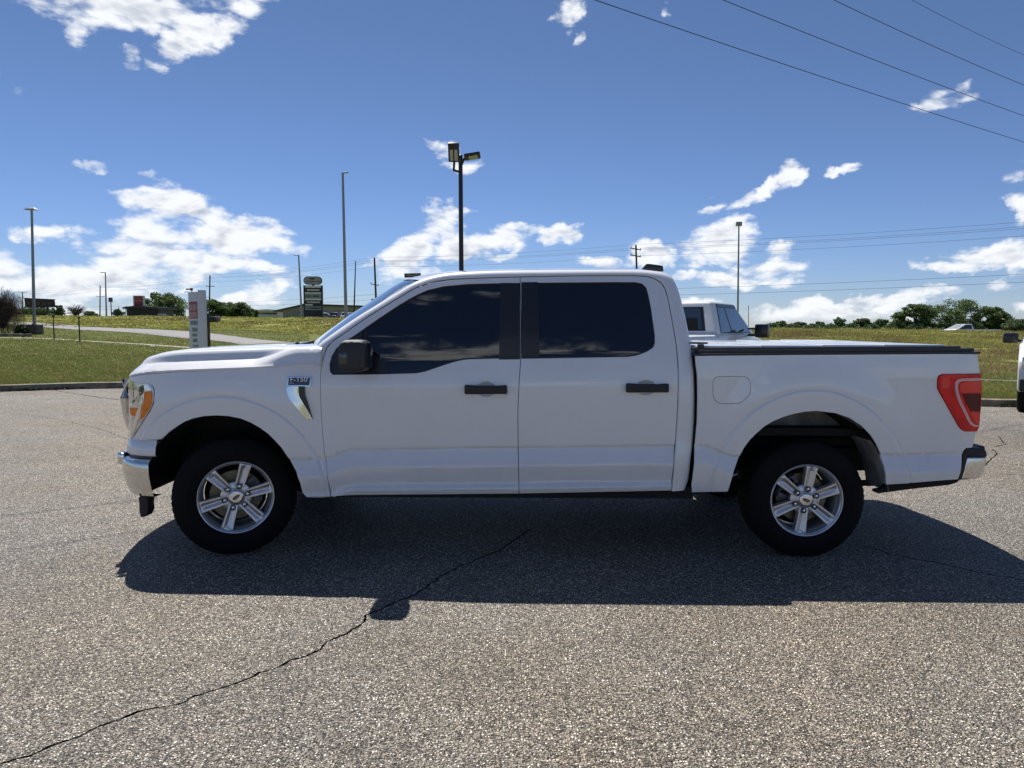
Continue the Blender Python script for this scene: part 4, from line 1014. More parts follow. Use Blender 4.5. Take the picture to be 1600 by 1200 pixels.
# --- rear bumper
def bumper_loft(name, prof_px, xend, mat, Mref, ws, xoff, bev=0):
    pass
bp_ = [P(px, py, YC - .95) for px, py in ((1510, 713.5), (1541, 713.5), (1540, 727), (1536, 740), (1529.5, 748), (1501, 750.3))]
def plan_rear(w, x_side, bow=.10): return x_side + bow * (1 - (w / .95) ** 2)
rows = []
for w in np.concatenate([[.90], np.linspace(.955, .93, 2), np.linspace(.90, -.90, 15), [-.93, -.955, -.90]]):
    k = 1 if abs(w) > .86 else .0
    rows.append([(p[0] + (.0 if abs(w) > .945 else .02) + .10 * (1 - (w / .955) ** 2), YC - w, p[2]) for p in bp_])
rb = grid_obj('rear_bumper', rows[3:-3], MAT['chrome_dull'], truck)[0]
for s in (1, -1):
    m = MB(); y0, y1 = (YC - .955, YC - .86) if s > 0 else (YC + .86, YC + .955); m.prism([(p[0], p[2]) for p in bp_], y0, y1); o = m.build('bumper_end', MAT['chrome_dull'], None, bevel=.014, seg=4); reparent([o], [rb])
m = MB(); cs = [P(px, py, YC - .952) for px, py in ((1507.5, 702.6), (1511, 700.2), (1536.5, 700.6), (1541, 705.5), (1542, 713.6), (1508, 713.6))]
cs2 = [P(px, py, YC - .957) for px, py in ((1506.5, 704), (1511.5, 713.6), (1507, 735), (1500.8, 750.4), (1497.6, 749.2), (1503, 728))]
m.prism([(p[0], p[2]) for p in cs], YC - .957, YC - .80); a = m.build('bumper_end_cap', MAT['rubber_trim'], truck, bevel=.006)
for s in (1, -1):
    m = MB(); y0, y1 = (YC - .957, YC - .90) if s > 0 else (YC + .90, YC + .957); m.prism([(p[0], p[2]) for p in cs2], y0, y1); m.build('bumper_seam', MAT['rubber_trim'], truck)
m = MB(); m.prism([(p[0], p[2]) for p in cs], YC + .80, YC + .953); m.build('bumper_end_cap', MAT['rubber_trim'], truck, bevel=.006)
zt = cs[2][2]; m = MB(); m.box((cs[2][0] - .01, YC, zt - .03), (.17, 1.72, .06)); m.build('bumper_step_pad', MAT['rubber_trim'], truck, bevel=.01)
for s in (1, -1):
    m = MB(); vp = [P(px, py, YC - .94) for px, py in ((1367, 769), (1368, 765.5), (1381, 763), (1383, 757.2), (1440, 753.3), (1497, 749), (1492, 753.6), (1480, 757), (1420, 763.5), (1371, 770))]
    y0, y1 = (YC - .955, YC - .90) if s > 0 else (YC + .90, YC + .955); m.prism([(p[0], p[2]) for p in vp], y0, y1); m.build('lower_valance', MAT['under'], truck)

# --- headlamps
MF = lambda d: (lambda u, v: Mfront(u, v) - np.stack([0.35 * d * sst(plan(u)[1], .95, .8) * np.ones_like(u), d * np.ones_like(u), 0 * u], -1))
def Fs(pts, M=Mfen): return np.array([solve_uv(M, px, py, -2.33 - max(0, (215 - px)) * .012, 1.0) for px, py in pts])
hside = Fs([(204.5, 684), (208.8, 681), (216, 669), (226, 653), (234, 641), (239.2, 629), (239.8, 616), (239.6, 608), (237, 601.6), (232.5, 599.6), (215, 598), (203, 596.6)])
umin = -2.20 - 0.72; front_top = float(hside[-1][1]); 
hfront = np.array([(umin + .02, front_top - .004), (umin, front_top - .10), (umin + .05, .86), (umin + .25, .80), (hside[0][0] - .02, hside[0][1] + .0)])
hp = np.vstack([hside, hfront])
hlm = panel('headlight', hp, MF(.004), MAT['lens'], truck, step=.02, bstep=.02, lip=.03, both=True)
def hin(name, pts, d, mat):
    s = panel(name, Fs(pts), MF(d), mat, None, step=.02, bstep=.012, lip=.006, both=True); reparent(s, hlm)
hin('amber_marker', [(226.4, 612), (237.6, 611), (238.6, 617), (238, 629), (233, 640), (225, 652), (219.6, 655), (222, 640), (225.6, 625)], .008, MAT['amber'])
hin('amber_marker', [(203.4, 637), (216, 637), (214.6, 644), (212.6, 650.6), (204.6, 648)], .008, MAT['amber'])
hin('lamp_divider', [(208.4, 607), (210.6, 607), (210.2, 628), (208.6, 628)], .008, MAT['lens_dark'])
hin('lamp_divider', [(219.6, 604), (224.4, 601.6), (225.6, 606), (223.4, 614), (219, 618), (217.6, 610)], .008, MAT['lens_dark'])
hin('lamp_reflector', [(199.6, 600), (207.4, 600.6), (207.6, 630), (216, 634), (202.6, 634.6), (199, 616)], .008, MAT['chrome'])
hin('lamp_reflector', [(217.4, 636), (223.6, 622), (221, 638), (217, 655), (211, 672), (206.6, 680), (211.6, 652)], .008, MAT['chrome'])
hin('side_lens', [(225.4, 601.4), (233, 602), (237.2, 606.4), (237.4, 609.8), (226.8, 610.8)], .008, MAT['chrome'])
sb = Fs([(206, 683), (236, 641), (241, 628), (241.6, 606), (234, 598), (200, 595)]); 
panel('headlight_seal', offset_poly(np.vstack([sb, hfront[:4]]), -.006), MF(-.006), MAT['trim'], truck, step=.05, lip=0, both=True)
# --- grille: chrome surround and three bars, dark mesh
def front_rows(w0, w1, zs, xo, n=17):
    """surface across the nose; xo(z) = offset of the section from the plan curve"""
    rows = []
    for w in np.linspace(w0, w1, n):
        X = np.interp(-abs(w), -PLAN[::1][:, 1][::1], PLAN[:, 0]) if True else 0
        rows.append([(X + o, YC - w, z) for z, o in zip(zs, xo)])
    return rows
def planX(w): return float(np.interp(abs(w), PLAN[::-1, 1], PLAN[::-1, 0]))
def nose(name, w0, w1, zs, xo, mat, n=19, both=False):
    rows = [[(planX(w) + o, YC - w, z) for z, o in zip(zs, xo)] for w in np.linspace(w0, w1, n)]
    return grid_obj(name, rows, mat, truck, both=both)
nose('grille_mesh', .66, -.66, [.80, 1.13], [.03, .03], MAT['trim'])
gz = [.80, .88, .96, 1.04, 1.11]
for z in (.865, .955, 1.045):
    nose('grille_bar', .70, -.70, [z - .022, z - .022, z - .012, z + .012, z + .022, z + .022], [.03, -.025, -.04, -.04, -.025, .03], MAT['chrome'])
nose('grille_surround', .68, -.68, [1.08, 1.08, 1.10, 1.115, 1.12], [.03, -.01, -.02, -.01, .03], MAT['chrome'])
nose('grille_surround', .70, -.70, [.765, .765, .785, .80, .80], [.03, -.02, -.025, -.01, .03], MAT['chrome'])
for s in (1, -1):
    m = MB(); pts = [(planX(.72) - .03, YC - s * .73, 1.12), (planX(.74) - .035, YC - s * .75, 1.0), (planX(.72) - .03, YC - s * .72, .88), (planX(.66) - .02, YC - s * .66, .79)]; m.tube(pts, .028, 10); m.build('grille_surround', MAT['chrome'], truck, smooth=True)
m = MB(); v = [(planX(0) - .055, YC - .14 * math.cos(t), .955 + .058 * math.sin(t)) for t in np.linspace(0, 2 * math.pi, 25)[:-1]]; v2 = [(x + .03, y, z) for x, y, z in v]
m.add(v + v2, [tuple(range(24)), tuple(range(24, 48))[::-1]] + [(i, (i + 1) % 24, 24 + (i + 1) % 24, 24 + i) for i in range(24)]); m.build('grille_emblem', MAT['blue_badge'], truck)

# --- front bumper: white upper cover, chrome bar, black air dam
def plan_b(s): 
    X, w = plan(s); return X - .035 * sst(w, .97, .90), w
zc = {k: P(225, k, YC - .97)[2] for k in (686.5, 712, 716, 722, 776)}
def wrap(name, s0, s1, zs, outs, mat, n=40, both=False, sround=None):
    """section (z, outward offset) carried round the corner from the side to the middle of the nose and on"""
    rows = []
    ss = np.linspace(s0, s1, n)
    for s in ss:
        X, w = plan(np.array([s])); X = X[0]; w = w[0]; h = .004; a = np.array(plan(np.array([s - h]))).ravel(); b = np.array(plan(np.array([s + h]))).ravel()
        t = (a - b); t /= max(np.hypot(*t), 1e-9); nrm = np.array([-t[1], t[0]]); 
        if nrm @ np.array([-1, .3]) < 0: nrm = -nrm
        rows.append([(X + nrm[0] * o, YC - (w + nrm[1] * o), z) for z, o in zip(zs, outs)])
    rows = np.array(rows); mir = rows[::-1][1:] * np.array([1, -1, 1]) + np.array([0, 2 * YC, 0])
    return grid_obj(name, np.concatenate([rows, mir]), mat, truck)[0]
sS = float(Fs([(238, 700)])[0][0]); sE = -2.20 - PLEN
u_top = zc[686.5]; u_bot = zc[712]
wrap('bumper_cover', float(Fs([(244, 690)])[0][0]), sE, [u_top + .02, u_top - .002, u_top - .006, (u_top + u_bot) / 2, u_bot + .012, u_bot, u_bot - .01], [-.06, -.012, .0, .018, .024, .018, -.05], paint)
wrap('bumper_slot', sS, sE, [u_bot + .004, u_bot + .002, zc[716] - .008, zc[716] - .012], [-.04, .010, .010, -.04], MAT['trim'])
ct = zc[716] - .004; cb = zc[776]
wrap('front_bumper', sS, sE, [ct - .004, ct, ct - .012, ct - .03, (ct + cb) / 2 + .03, cb + .06, cb + .012, cb, cb], [-.05, .030, .044, .052, .052, .030, .012, .0, -.08], MAT['chrome_dull'], n=60)
for s in (1, -1):
    m = MB(); hx = P(185, 714, YC - .80); m.box((-2.575, YC - s * .80, hx[2]), (.05, .12, .085)); m.build('fog_light_bezel', MAT['chrome'], truck, bevel=.018)
wrap('air_dam', sS - .12, sE, [cb + .03, cb - .01, cb - .035, cb - .04], [-.05, -.035, -.05, -.10], MAT['rubber_trim'])
for s in (1, -1):
    m = MB(); ap = [P(px, py, YC - .86) for px, py in ((219, 775), (236, 773), (234.5, 788), (235.6, 797), (232, 805.5), (223, 807), (220.6, 797), (220.4, 785))]
    y0, y1 = (YC - .89, YC - .80) if s > 0 else (YC + .80, YC + .89); m.prism([(p[0], p[2]) for p in ap], y0, y1); m.build('air_deflector', MAT['rubber_trim'], truck, bevel=.008)

# --- fender badge and vent
Mo = lambda d: (lambda u, v: Mfen(u, v) - np.stack([0 * u, d + 0 * u, 0 * u], -1))
def onf(name, pts, d, mat, lip=.01, par=None):
    uvq = np.array([solve_uv(Mfen, px, py, -1.5, 1.1) for px, py in pts]); s = panel(name, uvq, Mo(d), mat, par or truck, step=.04, bstep=.02, lip=lip, both=True); return s
bz = onf('badge', [(450.6, 588.4), (487.6, 588.8), (486.2, 603.4), (448.6, 603.0)], .012, MAT['chrome'])
s = panel('badge_face', np.array([solve_uv(Mfen, px, py, -1.5, 1.1) for px, py in [(452.4, 590.2), (485.2, 590.5), (484, 601.8), (451, 601.6)]]), Mo(.0135), MAT['blue_badge'], None, step=.05, lip=.003, both=True); reparent(s, bz)
vt = onf('fender_vent', [(448.6, 603.6), (467, 603.6), (468.2, 618), (470, 622), (484.6, 646), (488.6, 654.6), (479.4, 654.8), (466, 639), (452, 622), (448.8, 612)], .012, MAT['chrome'], .014)
s = panel('vent_opening', np.array([solve_uv(Mfen, px, py, -1.5, 1.1) for px, py in [(467, 603.6), (476.2, 603.6), (477, 618), (482, 631), (489, 654), (484.6, 646), (470, 622), (468.2, 618)]]), Mo(.0125), MAT['trim'], None, step=.05, lip=.01, both=True); reparent(s, vt)
pb = solve_uv(Mfen, 468, 594.6, -1.5, 1.1); p3 = Mo(.0145)(np.array([pb[0]]), np.array([pb[1]]))[0]
for body, sz, dx, dz, sq in (('F-150', .038, 0, .0065, 1.30), ('XLT', .014, -.047, -.0185, 1.2)):
    M4 = Matrix.Translation((p3[0] + dx, p3[1] - .0006, p3[2] + dz)) @ Matrix.Rotation(rad(90), 4, 'X'); o = text_mesh(body, sz, 'lettering', MAT['silver'], M4, None, .0012, squeeze=sq); reparent([o], [bz[0]])
    M4 = Matrix.Translation((p3[0] + dx, 2 * YC - p3[1] + .0006, p3[2] + dz)) @ Matrix.Rotation(rad(180), 4, 'Z') @ Matrix.Rotation(rad(90), 4, 'X'); o = text_mesh(body, sz, 'lettering', MAT['silver'], M4, None, .0012, squeeze=sq); reparent([o], [bz[1]])

# --- mirrors
for s in (1, -1):
    # housing modelled at its real reach outboard of the door
    Yt = YC - 1.20
    a = P(527.5, 531, Yt); b = P(572, 582, Yt); x0, x1, zt_, zb_ = a[0] + .0, b[0], a[2], b[2]
    rows = []
    for (w, k) in ((.985, .70), (1.02, .93), (1.08, 1.0), (1.15, 1.0), (1.19, .97), (1.205, .90), (1.21, .78)):
        cx_, cz_ = (x0 + x1) / 2 + .02 * (1.2 - w), (zt_ + zb_) / 2; hx_, hz_ = (x1 - x0) / 2 * (.85 + .15 * k), (zt_ - zb_) / 2 * k; r = []
        for t in np.linspace(0, 2 * math.pi, 29)[:-1]:
            c, d = math.cos(t), math.sin(t); e = .42
            r.append((cx_ + hx_ * math.copysign(abs(c) ** e, c) * (1 if c > 0 else (1.0 - .10 * max(d, 0))), YC - s * w, cz_ + hz_ * math.copysign(abs(d) ** e, d)))
        rows.append(r)
    cap = [[tuple(np.mean(rows[-1], axis=0))] * 28]; rows2 = rows + [[tuple(np.array(p) * .97 + np.mean(rows[-1], axis=0) * .03 + np.array([0, -s * .0015, 0])) for p in rows[-1]]] + cap
    ms = grid_obj('mirror', rows2, MAT['mirror_plastic'], truck, closed=True)[0]
    if s < 0: ms.data.flip_normals()
    m = MB(); m.box(((x0 + x1) / 2 - .005, YC - s * .99, zb_ + .035), (.10, .12, .05)); o = m.build('mirror_arm', MAT['rubber_trim'], None, bevel=.01); reparent([o], [ms])
    m = MB(); m.box((x1 + .003, YC - s * 1.10, (zt_ + zb_) / 2), (.004, .17, .155)); o = m.build('mirror_glass', MAT['glass'], None, bevel=.001); reparent([o], [ms])
    m = MB(); m.box((x0 + .032, YC - s * 1.198, (zt_ * .45 + zb_ * .55)), (.058, .030, .082)); o = m.build('turn_signal', MAT['lens_dark'], None, bevel=.012, seg=3); reparent([o], [ms])

# --- wheels
def revolve(profile, n, fn=None):
    v = []; f = []; m = len(profile)
    for i in range(n):
        t = 2 * math.pi * i / n
        for j, (r, y) in enumerate(profile):
            rr = r if fn is None else fn(i, j, r, y); v.append((rr * math.cos(t), y, rr * math.sin(t)))
    for i in range(n):
        for j in range(m - 1): f.append((i * m + j, i * m + j + 1, ((i + 1) % n) * m + j + 1, ((i + 1) % n) * m + j))
    return v, f
TR = .386; HZ = .376
tprof = [(.2395, .05), (.2385, .004), (.2385, -.003), (.240, -.006), (.245, -.012), (.262, -.018), (.285, -.0195), (.287, -.0215), (.300, -.021), (.302, -.0185), (.325, -.015), (.350, -.006), (.358, .000), (.366, .004), (.3665, .006), (.376, .012), (.382, .022), (.385, .040),
         (.3855, .058), (.378, .060), (.378, .066), (.386, .068), (.386, .096), (.378, .098), (.378, .104), (.3865, .106), (.3865, .138), (.378, .140), (.378, .146), (.386, .148), (.386, .176), (.378, .178), (.378, .184), (.3855, .186), (.384, .205), (.378, .222), (.36, .236), (.30, .245), (.25, .240), (.22, .225), (.205, .21)]
def tfn(i, j, r, y):
    if 12 <= j <= 18 or 33 <= j <= 36: 
        if i % 4 == 0: r -= .004
        elif i % 4 == 2 and j in (14, 15): r -= .001
    elif 21 <= j <= 31 and r > .382 and (i + (j // 3)) % 4 == 0: r -= .007
    return r
tv, tf = revolve(tprof, 224, tfn); tv = [(x, y, max(z, -HZ + .0005) if z < 0 else z) for x, y, z in tv]
rimv, rimf = revolve([(r * 1.03, y) for r, y in [(.2315, .004), (.2305, -.003), (.227, -.0055), (.2225, -.004), (.2205, .002), (.2185, .006), (.214, .009), (.2115, .016), (.2110, .030), (.2040, .038), (.199, .060), (.196, .10), (.194, .19), (.21, .20)]], 96)
def make_wheel(steer, X, s, rot, label=None):
    wheel = empty('wheel'); COL.objects.unlink(wheel); COL.objects.link(wheel)
    wheel.parent = truck; wheel.matrix_parent_inverse = Matrix.Translation(-truck.location)
    flip = 1 if s > 0 else -1
    wheel.location = (X, YC - s * .955, HZ); wheel.rotation_euler = (0, 0, steer + (0 if s > 0 else math.pi))
    ty = mesh_obj('tyre', tv, tf, MAT['tyre'], wheel, smooth=True); ty.data.set_sharp_from_angle(angle=rad(35))
    rm = mesh_obj('rim', rimv, rimf, MAT['alloy'], wheel, smooth=True); rm.data.set_sharp_from_angle(angle=rad(40))
    rotm = Matrix.Rotation(-rot, 4, 'Y')
    # one spoke: raised edges, shallow valley along its middle, deep flanks
    sec = lambda r, hw, yf, yv: [(hw * .98, r, .055), (hw, r, yf + .006), (hw * .93, r, yf), (hw * .62, r, yf + .0005), (hw * .10, r, yv), (-hw * .10, r, yv), (-hw * .62, r, yf + .0005), (-hw * .93, r, yf), (-hw, r, yf + .006), (-hw * .98, r, .055)]
    st = [[(x * 1.03, r * 1.03, y) for x, r, y in q] for q in [sec(.046, .026, .022, .022), sec(.072, .0285, .019, .026), (sec(.085, .030, .017, .027)), sec(.12, .032, .014, .026), sec(.16, .034, .011, .023), sec(.190, .036, .008, .019), sec(.203, .0372, .007, .013), sec(.2145, .038, .009, .010)]]
    sv = [(x, y, r) for row in st for (x, r, y) in row]; sf = [(i * 10 + j, i * 10 + j + 1, (i + 1) * 10 + j + 1, (i + 1) * 10 + j) for i in range(len(st) - 1) for j in range(9)]
    sme = None
    for k in range(6):
        if sme is None:
            o = mesh_obj('spoke', sv, sf, MAT['alloy'], wheel); bm = bmesh.new(); bm.from_mesh(o.data); bmesh.ops.recalc_face_normals(bm, faces=bm.faces)
            c = sum((f.normal.y for f in bm.faces if abs(f.normal.y) > .7))
            if c > 0: bmesh.ops.reverse_faces(bm, faces=bm.faces)
            bm.to_mesh(o.data); bm.free(); sme = o.data
        else: o = bpy.data.objects.new('spoke', sme); link(o, wheel)
        o.rotation_euler = (0, -(rot + k * math.pi / 3) + math.pi / 2, 0)
    hubv, hubf = revolve([(.098, .06), (.096, .030), (.088, .026), (.060, .024), (.052, .016), (.047, .0135), (.0445, .016), (.0440, .020)], 60)
    hb = mesh_obj('hub', hubv, hubf, MAT['alloy'], wheel, smooth=True); hb.data.set_sharp_from_angle(angle=rad(35))
    lme = None
    for k in range(6):
        a = rot + k * math.pi / 3
        if lme is None:
            v1, f1 = revolve([(.0185, .022), (.0185, .0125), (.0165, .0115), (.0150, .0125), (.0145, .030), (.010, .030)], 20); m = MB(); m.add(v1, f1); v2, f2 = revolve([(.0105, .030), (.0100, .010), (.0075, .006), (.0, .0045)], 16)
            o = mesh_obj('lug_nut', m.v + v2, m.f + [tuple(i + len(m.v) for i in q) for q in f2], [MAT['trim'], MAT['chrome']], wheel, smooth=True)
            for i, p in enumerate(o.data.polygons): p.material_index = 0 if i < len(m.f) else 1
            o.data.set_sharp_from_angle(angle=rad(40)); lme = o.data
        else: o = bpy.data.objects.new('lug_nut', lme); link(o, wheel)
        o.location = (.072 * math.cos(a), 0, .072 * math.sin(a))
    cv_, cf_ = revolve([(.0435, .020), (.0425, .010), (.037, .0065), (.0335, .0065), (.033, .008), (.0, .0055)], 40); c_ = mesh_obj('centre_cap', cv_, cf_, MAT['silver'], wheel, smooth=True); c_.data.set_sharp_from_angle(angle=rad(40))
    m = MB(); ov = [(.026 * math.cos(t), .0045, .0115 * math.sin(t)) for t in np.linspace(0, 2 * math.pi, 29)[:-1]]; m.add(ov + [(x, y + .003, z) for x, y, z in ov], [tuple(range(28)), tuple(range(28, 56))[::-1]] + [(i, (i + 1) % 28, 28 + (i + 1) % 28, 28 + i) for i in range(28)]); 
    m.v = [(x * math.cos(.35 + rot) - z * math.sin(.35 + rot), y, x * math.sin(.35 + rot) + z * math.cos(.35 + rot)) for x, y, z in m.v]; eo = m.build('emblem', MAT['blue_badge'], wheel)
    m = MB(); m.bar((-.016, .003, 0), (.016, .003, .0), .0022); m.v = [(x * math.cos(.35 + rot) - z * math.sin(.35 + rot), y, x * math.sin(.35 + rot) + z * math.cos(.35 + rot)) for x, y, z in m.v]; m.build('emblem_script', MAT['silver'], wheel)
    dv, df = revolve([(.163, .118), (.163, .098), (.161, .096), (.095, .096), (.093, .090), (.088, .060), (.0, .058)], 64); d_ = mesh_obj('brake_disc', dv, df, MAT['disc'], wheel, smooth=True); d_.data.set_sharp_from_angle(angle=rad(35))
    m = MB(); 
    for t in np.linspace(-.42, .42, 6):
        t += 0.28 if X < 0 else 2.5
        m.box((.138 * math.cos(t), .10, .138 * math.sin(t)), (.055, .085, .055), Matrix.Rotation(-t, 3, 'Y'))
    m.build('brake_caliper', MAT['iron'], wheel, bevel=.006)
    bv, bf = revolve([(.0, .19), (.196, .185)], 40); mesh_obj('inner_shield', bv, bf, MAT['under'], wheel)
    return wheel
XF = P(369, 778.5, YW)[0]; XR = P(1260.5, 783, YW)[0]
make_wheel(rad(21), XF, 1, rad(13.5)); make_wheel(rad(0), XR, 1, rad(-38.5 + 180)); make_wheel(rad(21), XF, -1, rad(50)); make_wheel(0, XR, -1, rad(20))

# --- wheelhouses, frame, axles, exhaust, spare
def arch_shell(name, c, a, b, w_out, w_in, t0, t1, mat, n=36, cap=True):
    for s in (1, -1):
        rows = []
        for k in range(n):
            t = math.radians(t0 + (t1 - t0) * k / (n - 1)); rows.append([(c[0] + a * math.cos(t), YC - s * w_out, c[1] + b * math.sin(t)), (c[0] + a * math.cos(t), YC - s * w_in, c[1] + b * math.sin(t))])
        o = grid_obj(name, rows, mat, truck)[0]
        if cap:
            m = MB(); v = [r[1] for r in rows]; m.add([(x, y, z) for x, y, z in v], [tuple(range(len(v)))]); mesh_obj(name, m.v, m.f, mat, truck)
arch_shell('wheel_liner', AF, .55, .545, .965, .42, 4, 179, MAT['under'])
arch_shell('wheel_liner', (AR[0], AR[1]), .525, .585, .955, .60, 30, 178, MAT['under'], cap=False)
# rear: pale inner bed wall visible above the tyre and grey splash liner at the back
zc_ = P(1270, 677.6, YC - .62)[2]
for s in (1, -1):
    m = MB(); v = [(AR[0] + .52 * math.cos(t), YC - s * .64, AR[1] + .58 * math.sin(t)) for t in np.linspace(.15, math.pi - .15, 30)]; v = [p for p in v if p[2] > zc_]; v = [(v[0][0], v[0][1], zc_)] + v + [(v[-1][0], v[-1][1], zc_)]
    m.prism([(p[0], p[2]) for p in v], YC - s * .64, YC - s * .60); m.build('bed_inner_wall', MAT['liner'], truck)
    rows = []
    for t in np.linspace(5, 42, 14):
        t = rad(t); rows.append([(AR[0] + .519 * math.cos(t) + (.0 if j == 0 else 0) - .0 * j, YC - s * w, AR[1] + .578 * math.sin(t)) for j, w in enumerate((.965, .90, .82, .74, .66))])
    rows = np.array(rows); rows[:, 1::2, 0] -= .006
    grid_obj('splash_liner', rows, MAT['liner'], truck)
m = MB()
for s in (1, -1):
    m.box((.40, YC - s * .44, .56), (4.9, .08, .16)); m.box((2.0, YC - s * .52, .40), (1.5, .07, .03)); m.bar((XR - .05, YC - s * .52, .38), (XR - .15, YC - s * .46, .80), .03)
m.bar((XR, YC - .72, HZ), (XR, YC + .72, HZ), .045); m.bar((XF, YC - .72, HZ), (XF, YC + .72, HZ), .035)
m.build('chassis_frame', MAT['under'], truck)
v1, f1 = revolve([(.0, -.14), (.09, -.12), (.15, -.03), (.15, .03), (.09, .12), (.0, .14)], 20); o = mesh_obj('differential', [(x + XR, y + YC, z + HZ) for x, y, z in v1], f1, MAT['under'], truck, smooth=True)
m = MB(); m.tube([(-.9, YC - .30, .47), (.2, YC - .30, .46), (.5, YC - .3, .46)], .10, 12); m.tube([(.5, YC - .3, .48), (XR - .4, YC + .3, .55), (XR + .5, YC + .35, .55), (xb1 - .1, YC + .55, .50)], .04, 8); m.build('exhaust', MAT['under'], truck)
m = MB(); m.tube([(XR + .78 + .27 * math.cos(t), YC + .27 * math.sin(t), .60) for t in np.linspace(0, 2 * math.pi, 33)], .10, 10); m.build('spare_tyre', MAT['tyre'], truck, smooth=True)
m = MB(); m.box((xb1 - .10, YC, .56), (.16, 1.30, .12)); m.bar((xb1 - .1, YC, .47), (xb1 + .12, YC, .47), .035); m.build('hitch', MAT['under'], truck)
m = MB(); m.box((.05, YC, .46), (2.5, 1.76, .12)); m.box((XR - .05, YC, .70), (1.9, 1.15, .05)); m.box((-1.9, YC, .58), (1.1, .8, .10)); m.build('floor_pan', MAT['under'], truck)

# ------------------------------------------------------------------ lamps, poles, wires
def thing(name, label, cat, loc, group=None):
    o = wempty(name, tuple(map(float, loc))); tag(o, label, cat, group); return o
def top_of(px, py, Y): return P(px, py, Y)
def horizon_z(px, py, Y): return P(px, py, Y)[2]

# near double headed lamp
Y = 18.4; b = at(722, Y); t = top_of(719.5, 243, Y); r_ = thing('street_lamp', 'dark bronze double headed parking lot lamp rising behind the pickup roof', 'street lamp', b, None)
pxm = Y / F_PX
m = MB(); m.bar(b, (t[0] * .5 + b[0] * .5, Y, (b[2] + t[2]) / 2), .065, .06, 12); m.bar((t[0] * .5 + b[0] * .5, Y, (b[2] + t[2]) / 2), t, .06, .052, 12); m.bar(t, t + [0, 0, .03], .05, .02, 12); m.build('pole', MAT['bronze'], r_, smooth=True)
m = MB(); m.box((b[0], Y, b[2] + .15), (.55, .55, .5)); m.build('base', MAT['concrete'], r_, bevel=.03)
c = top_of(709, 238, Y - .5); R = Matrix.Rotation(rad(-62), 3, 'X') @ Matrix.Rotation(rad(0), 3, 'Z')
h = MB(); h.box(c, (.27, .46, .07), R); h1 = h.build('lamp_head', MAT['bronze'], r_, bevel=.02)
nrm = R @ Vector((0, 0, -1)); 
for dx in (-.055, .055):
    m = MB(); q = R @ Vector((dx, .06, -.036)); m.box((c[0] + q[0], c[1] + q[1], c[2] + q[2]), (.075, .26, .006), R); o = m.build('lamp_lens', MAT['led'], None); reparent([o], [h1])
a1 = top_of(710, 249, Y - .3); a2 = top_of(709, 266, Y - .25); a3 = top_of(719.5, 269, Y)
m = MB(); m.bar(a1, a2, .03); m.bar(a2, a3, .03); m.build('arm', MAT['bronze'], r_)
c = top_of(738, 244, Y - .1); R = Matrix.Rotation(rad(-9), 3, 'Y') @ Matrix.Rotation(rad(-12), 3, 'X')
m = MB(); m.box(c, (.40, .30, .07), R); h2 = m.build('lamp_head', MAT['bronze'], r_, bevel=.025)
m = MB(); q = R @ Vector((.02, 0, -.037)); m.box((c[0] + q[0], c[1] + q[1], c[2] + q[2]), (.22, .2, .006), R); o = m.build('lamp_lens', MAT['led'], None); reparent([o], [h2])
m = MB(); m.tube([a3 + [0, 0, .12], top_of(724, 250, Y), top_of(729, 246, Y - .05)], .035, 8); m.build('arm', MAT['bronze'], r_, smooth=True)

def simple_lamp(label, px, Y, ptx, pty, r, kind, mat, hw):
    b = at(px, Y); t = top_of(ptx, pty, Y); o = thing('street_lamp', label, 'street lamp', b, 'tall lamp poles along the hill road')
    m = MB(); m.bar(b - [0, 0, .3], t, r * 1.15, r * .75, 10); m.build('pole', mat, o, smooth=True)
    m = MB()
    if kind == 'box':
        m.box(t + [0, 0, .03], (hw, hw * .5, .13), taper=(.45, .45))
    elif kind == 'side': m.box(t + [hw * .35, 0, .02], (hw, hw * .4, .12), Matrix.Rotation(rad(-8), 3, 'Y'), (.8, .8))
    elif kind == 'left': m.box(t + [-hw * .4, 0, .02], (hw, hw * .4, .10), None, (.8, .8))
    else:
        m.box(t + [0, 0, .0], (hw, hw * .6, .45)); 
    m.build('lamp_head', mat, o, bevel=.02)
    return o
simple_lamp('grey steel lamp pole with flat box head on a concrete block by the red shrub', 53.5, 44.6, 49.5, 327, .09, 'box', MAT['steel'], .82)
simple_lamp('tallest slender grey lamp pole in front of the beige building, small head to the right', 541, 84, 535.5, 270, .17, 'side', MAT['steel'], .8)
simple_lamp('thin grey lamp pole standing just left of the stacked panel sign', 472, 98, 466.6, 399, .12, 'left', MAT['steel'], .7)
simple_lamp('far thin lamp pole beside the small square sign on the left hill', 167, 120, 164.6, 426, .12, 'left', MAT['steel'], .9)
simple_lamp('tall thin lamp pole behind the second white pickup, drum shaped head', 1152.6, 80, 1154.5, 350, .10, 'drum', MAT['steel'], .62)
# base block of the left lamp
b = at(54, 44.2); o = thing('concrete_block', 'dark stained concrete block around the foot of the left lamp pole', 'concrete block', b)
m = MB(); m.box((b[0], b[1], b[2] + .28), (.68, .68, .62)); ob = m.build('block', simple('stained_block', (.12, .10, .095), .9, var=.3), o, bevel=.03)
m = MB(); m.box((b[0], b[1], b[2] + .62), (.2, .2, .06)); m.build('base_plate', MAT['steel'], o)
# bare thin mast
b = at(553, 110); t = top_of(555.6, 408, 110); o = mesh_obj('mast', *[(lambda m: (m.v, m.f))(MB().bar(b, t, .13, .07, 8))[k] for k in (0, 1)], MAT['wood_pole']); tag(o, 'bare leaning mast between the tallest lamp pole and the transformer pole', 'mast')

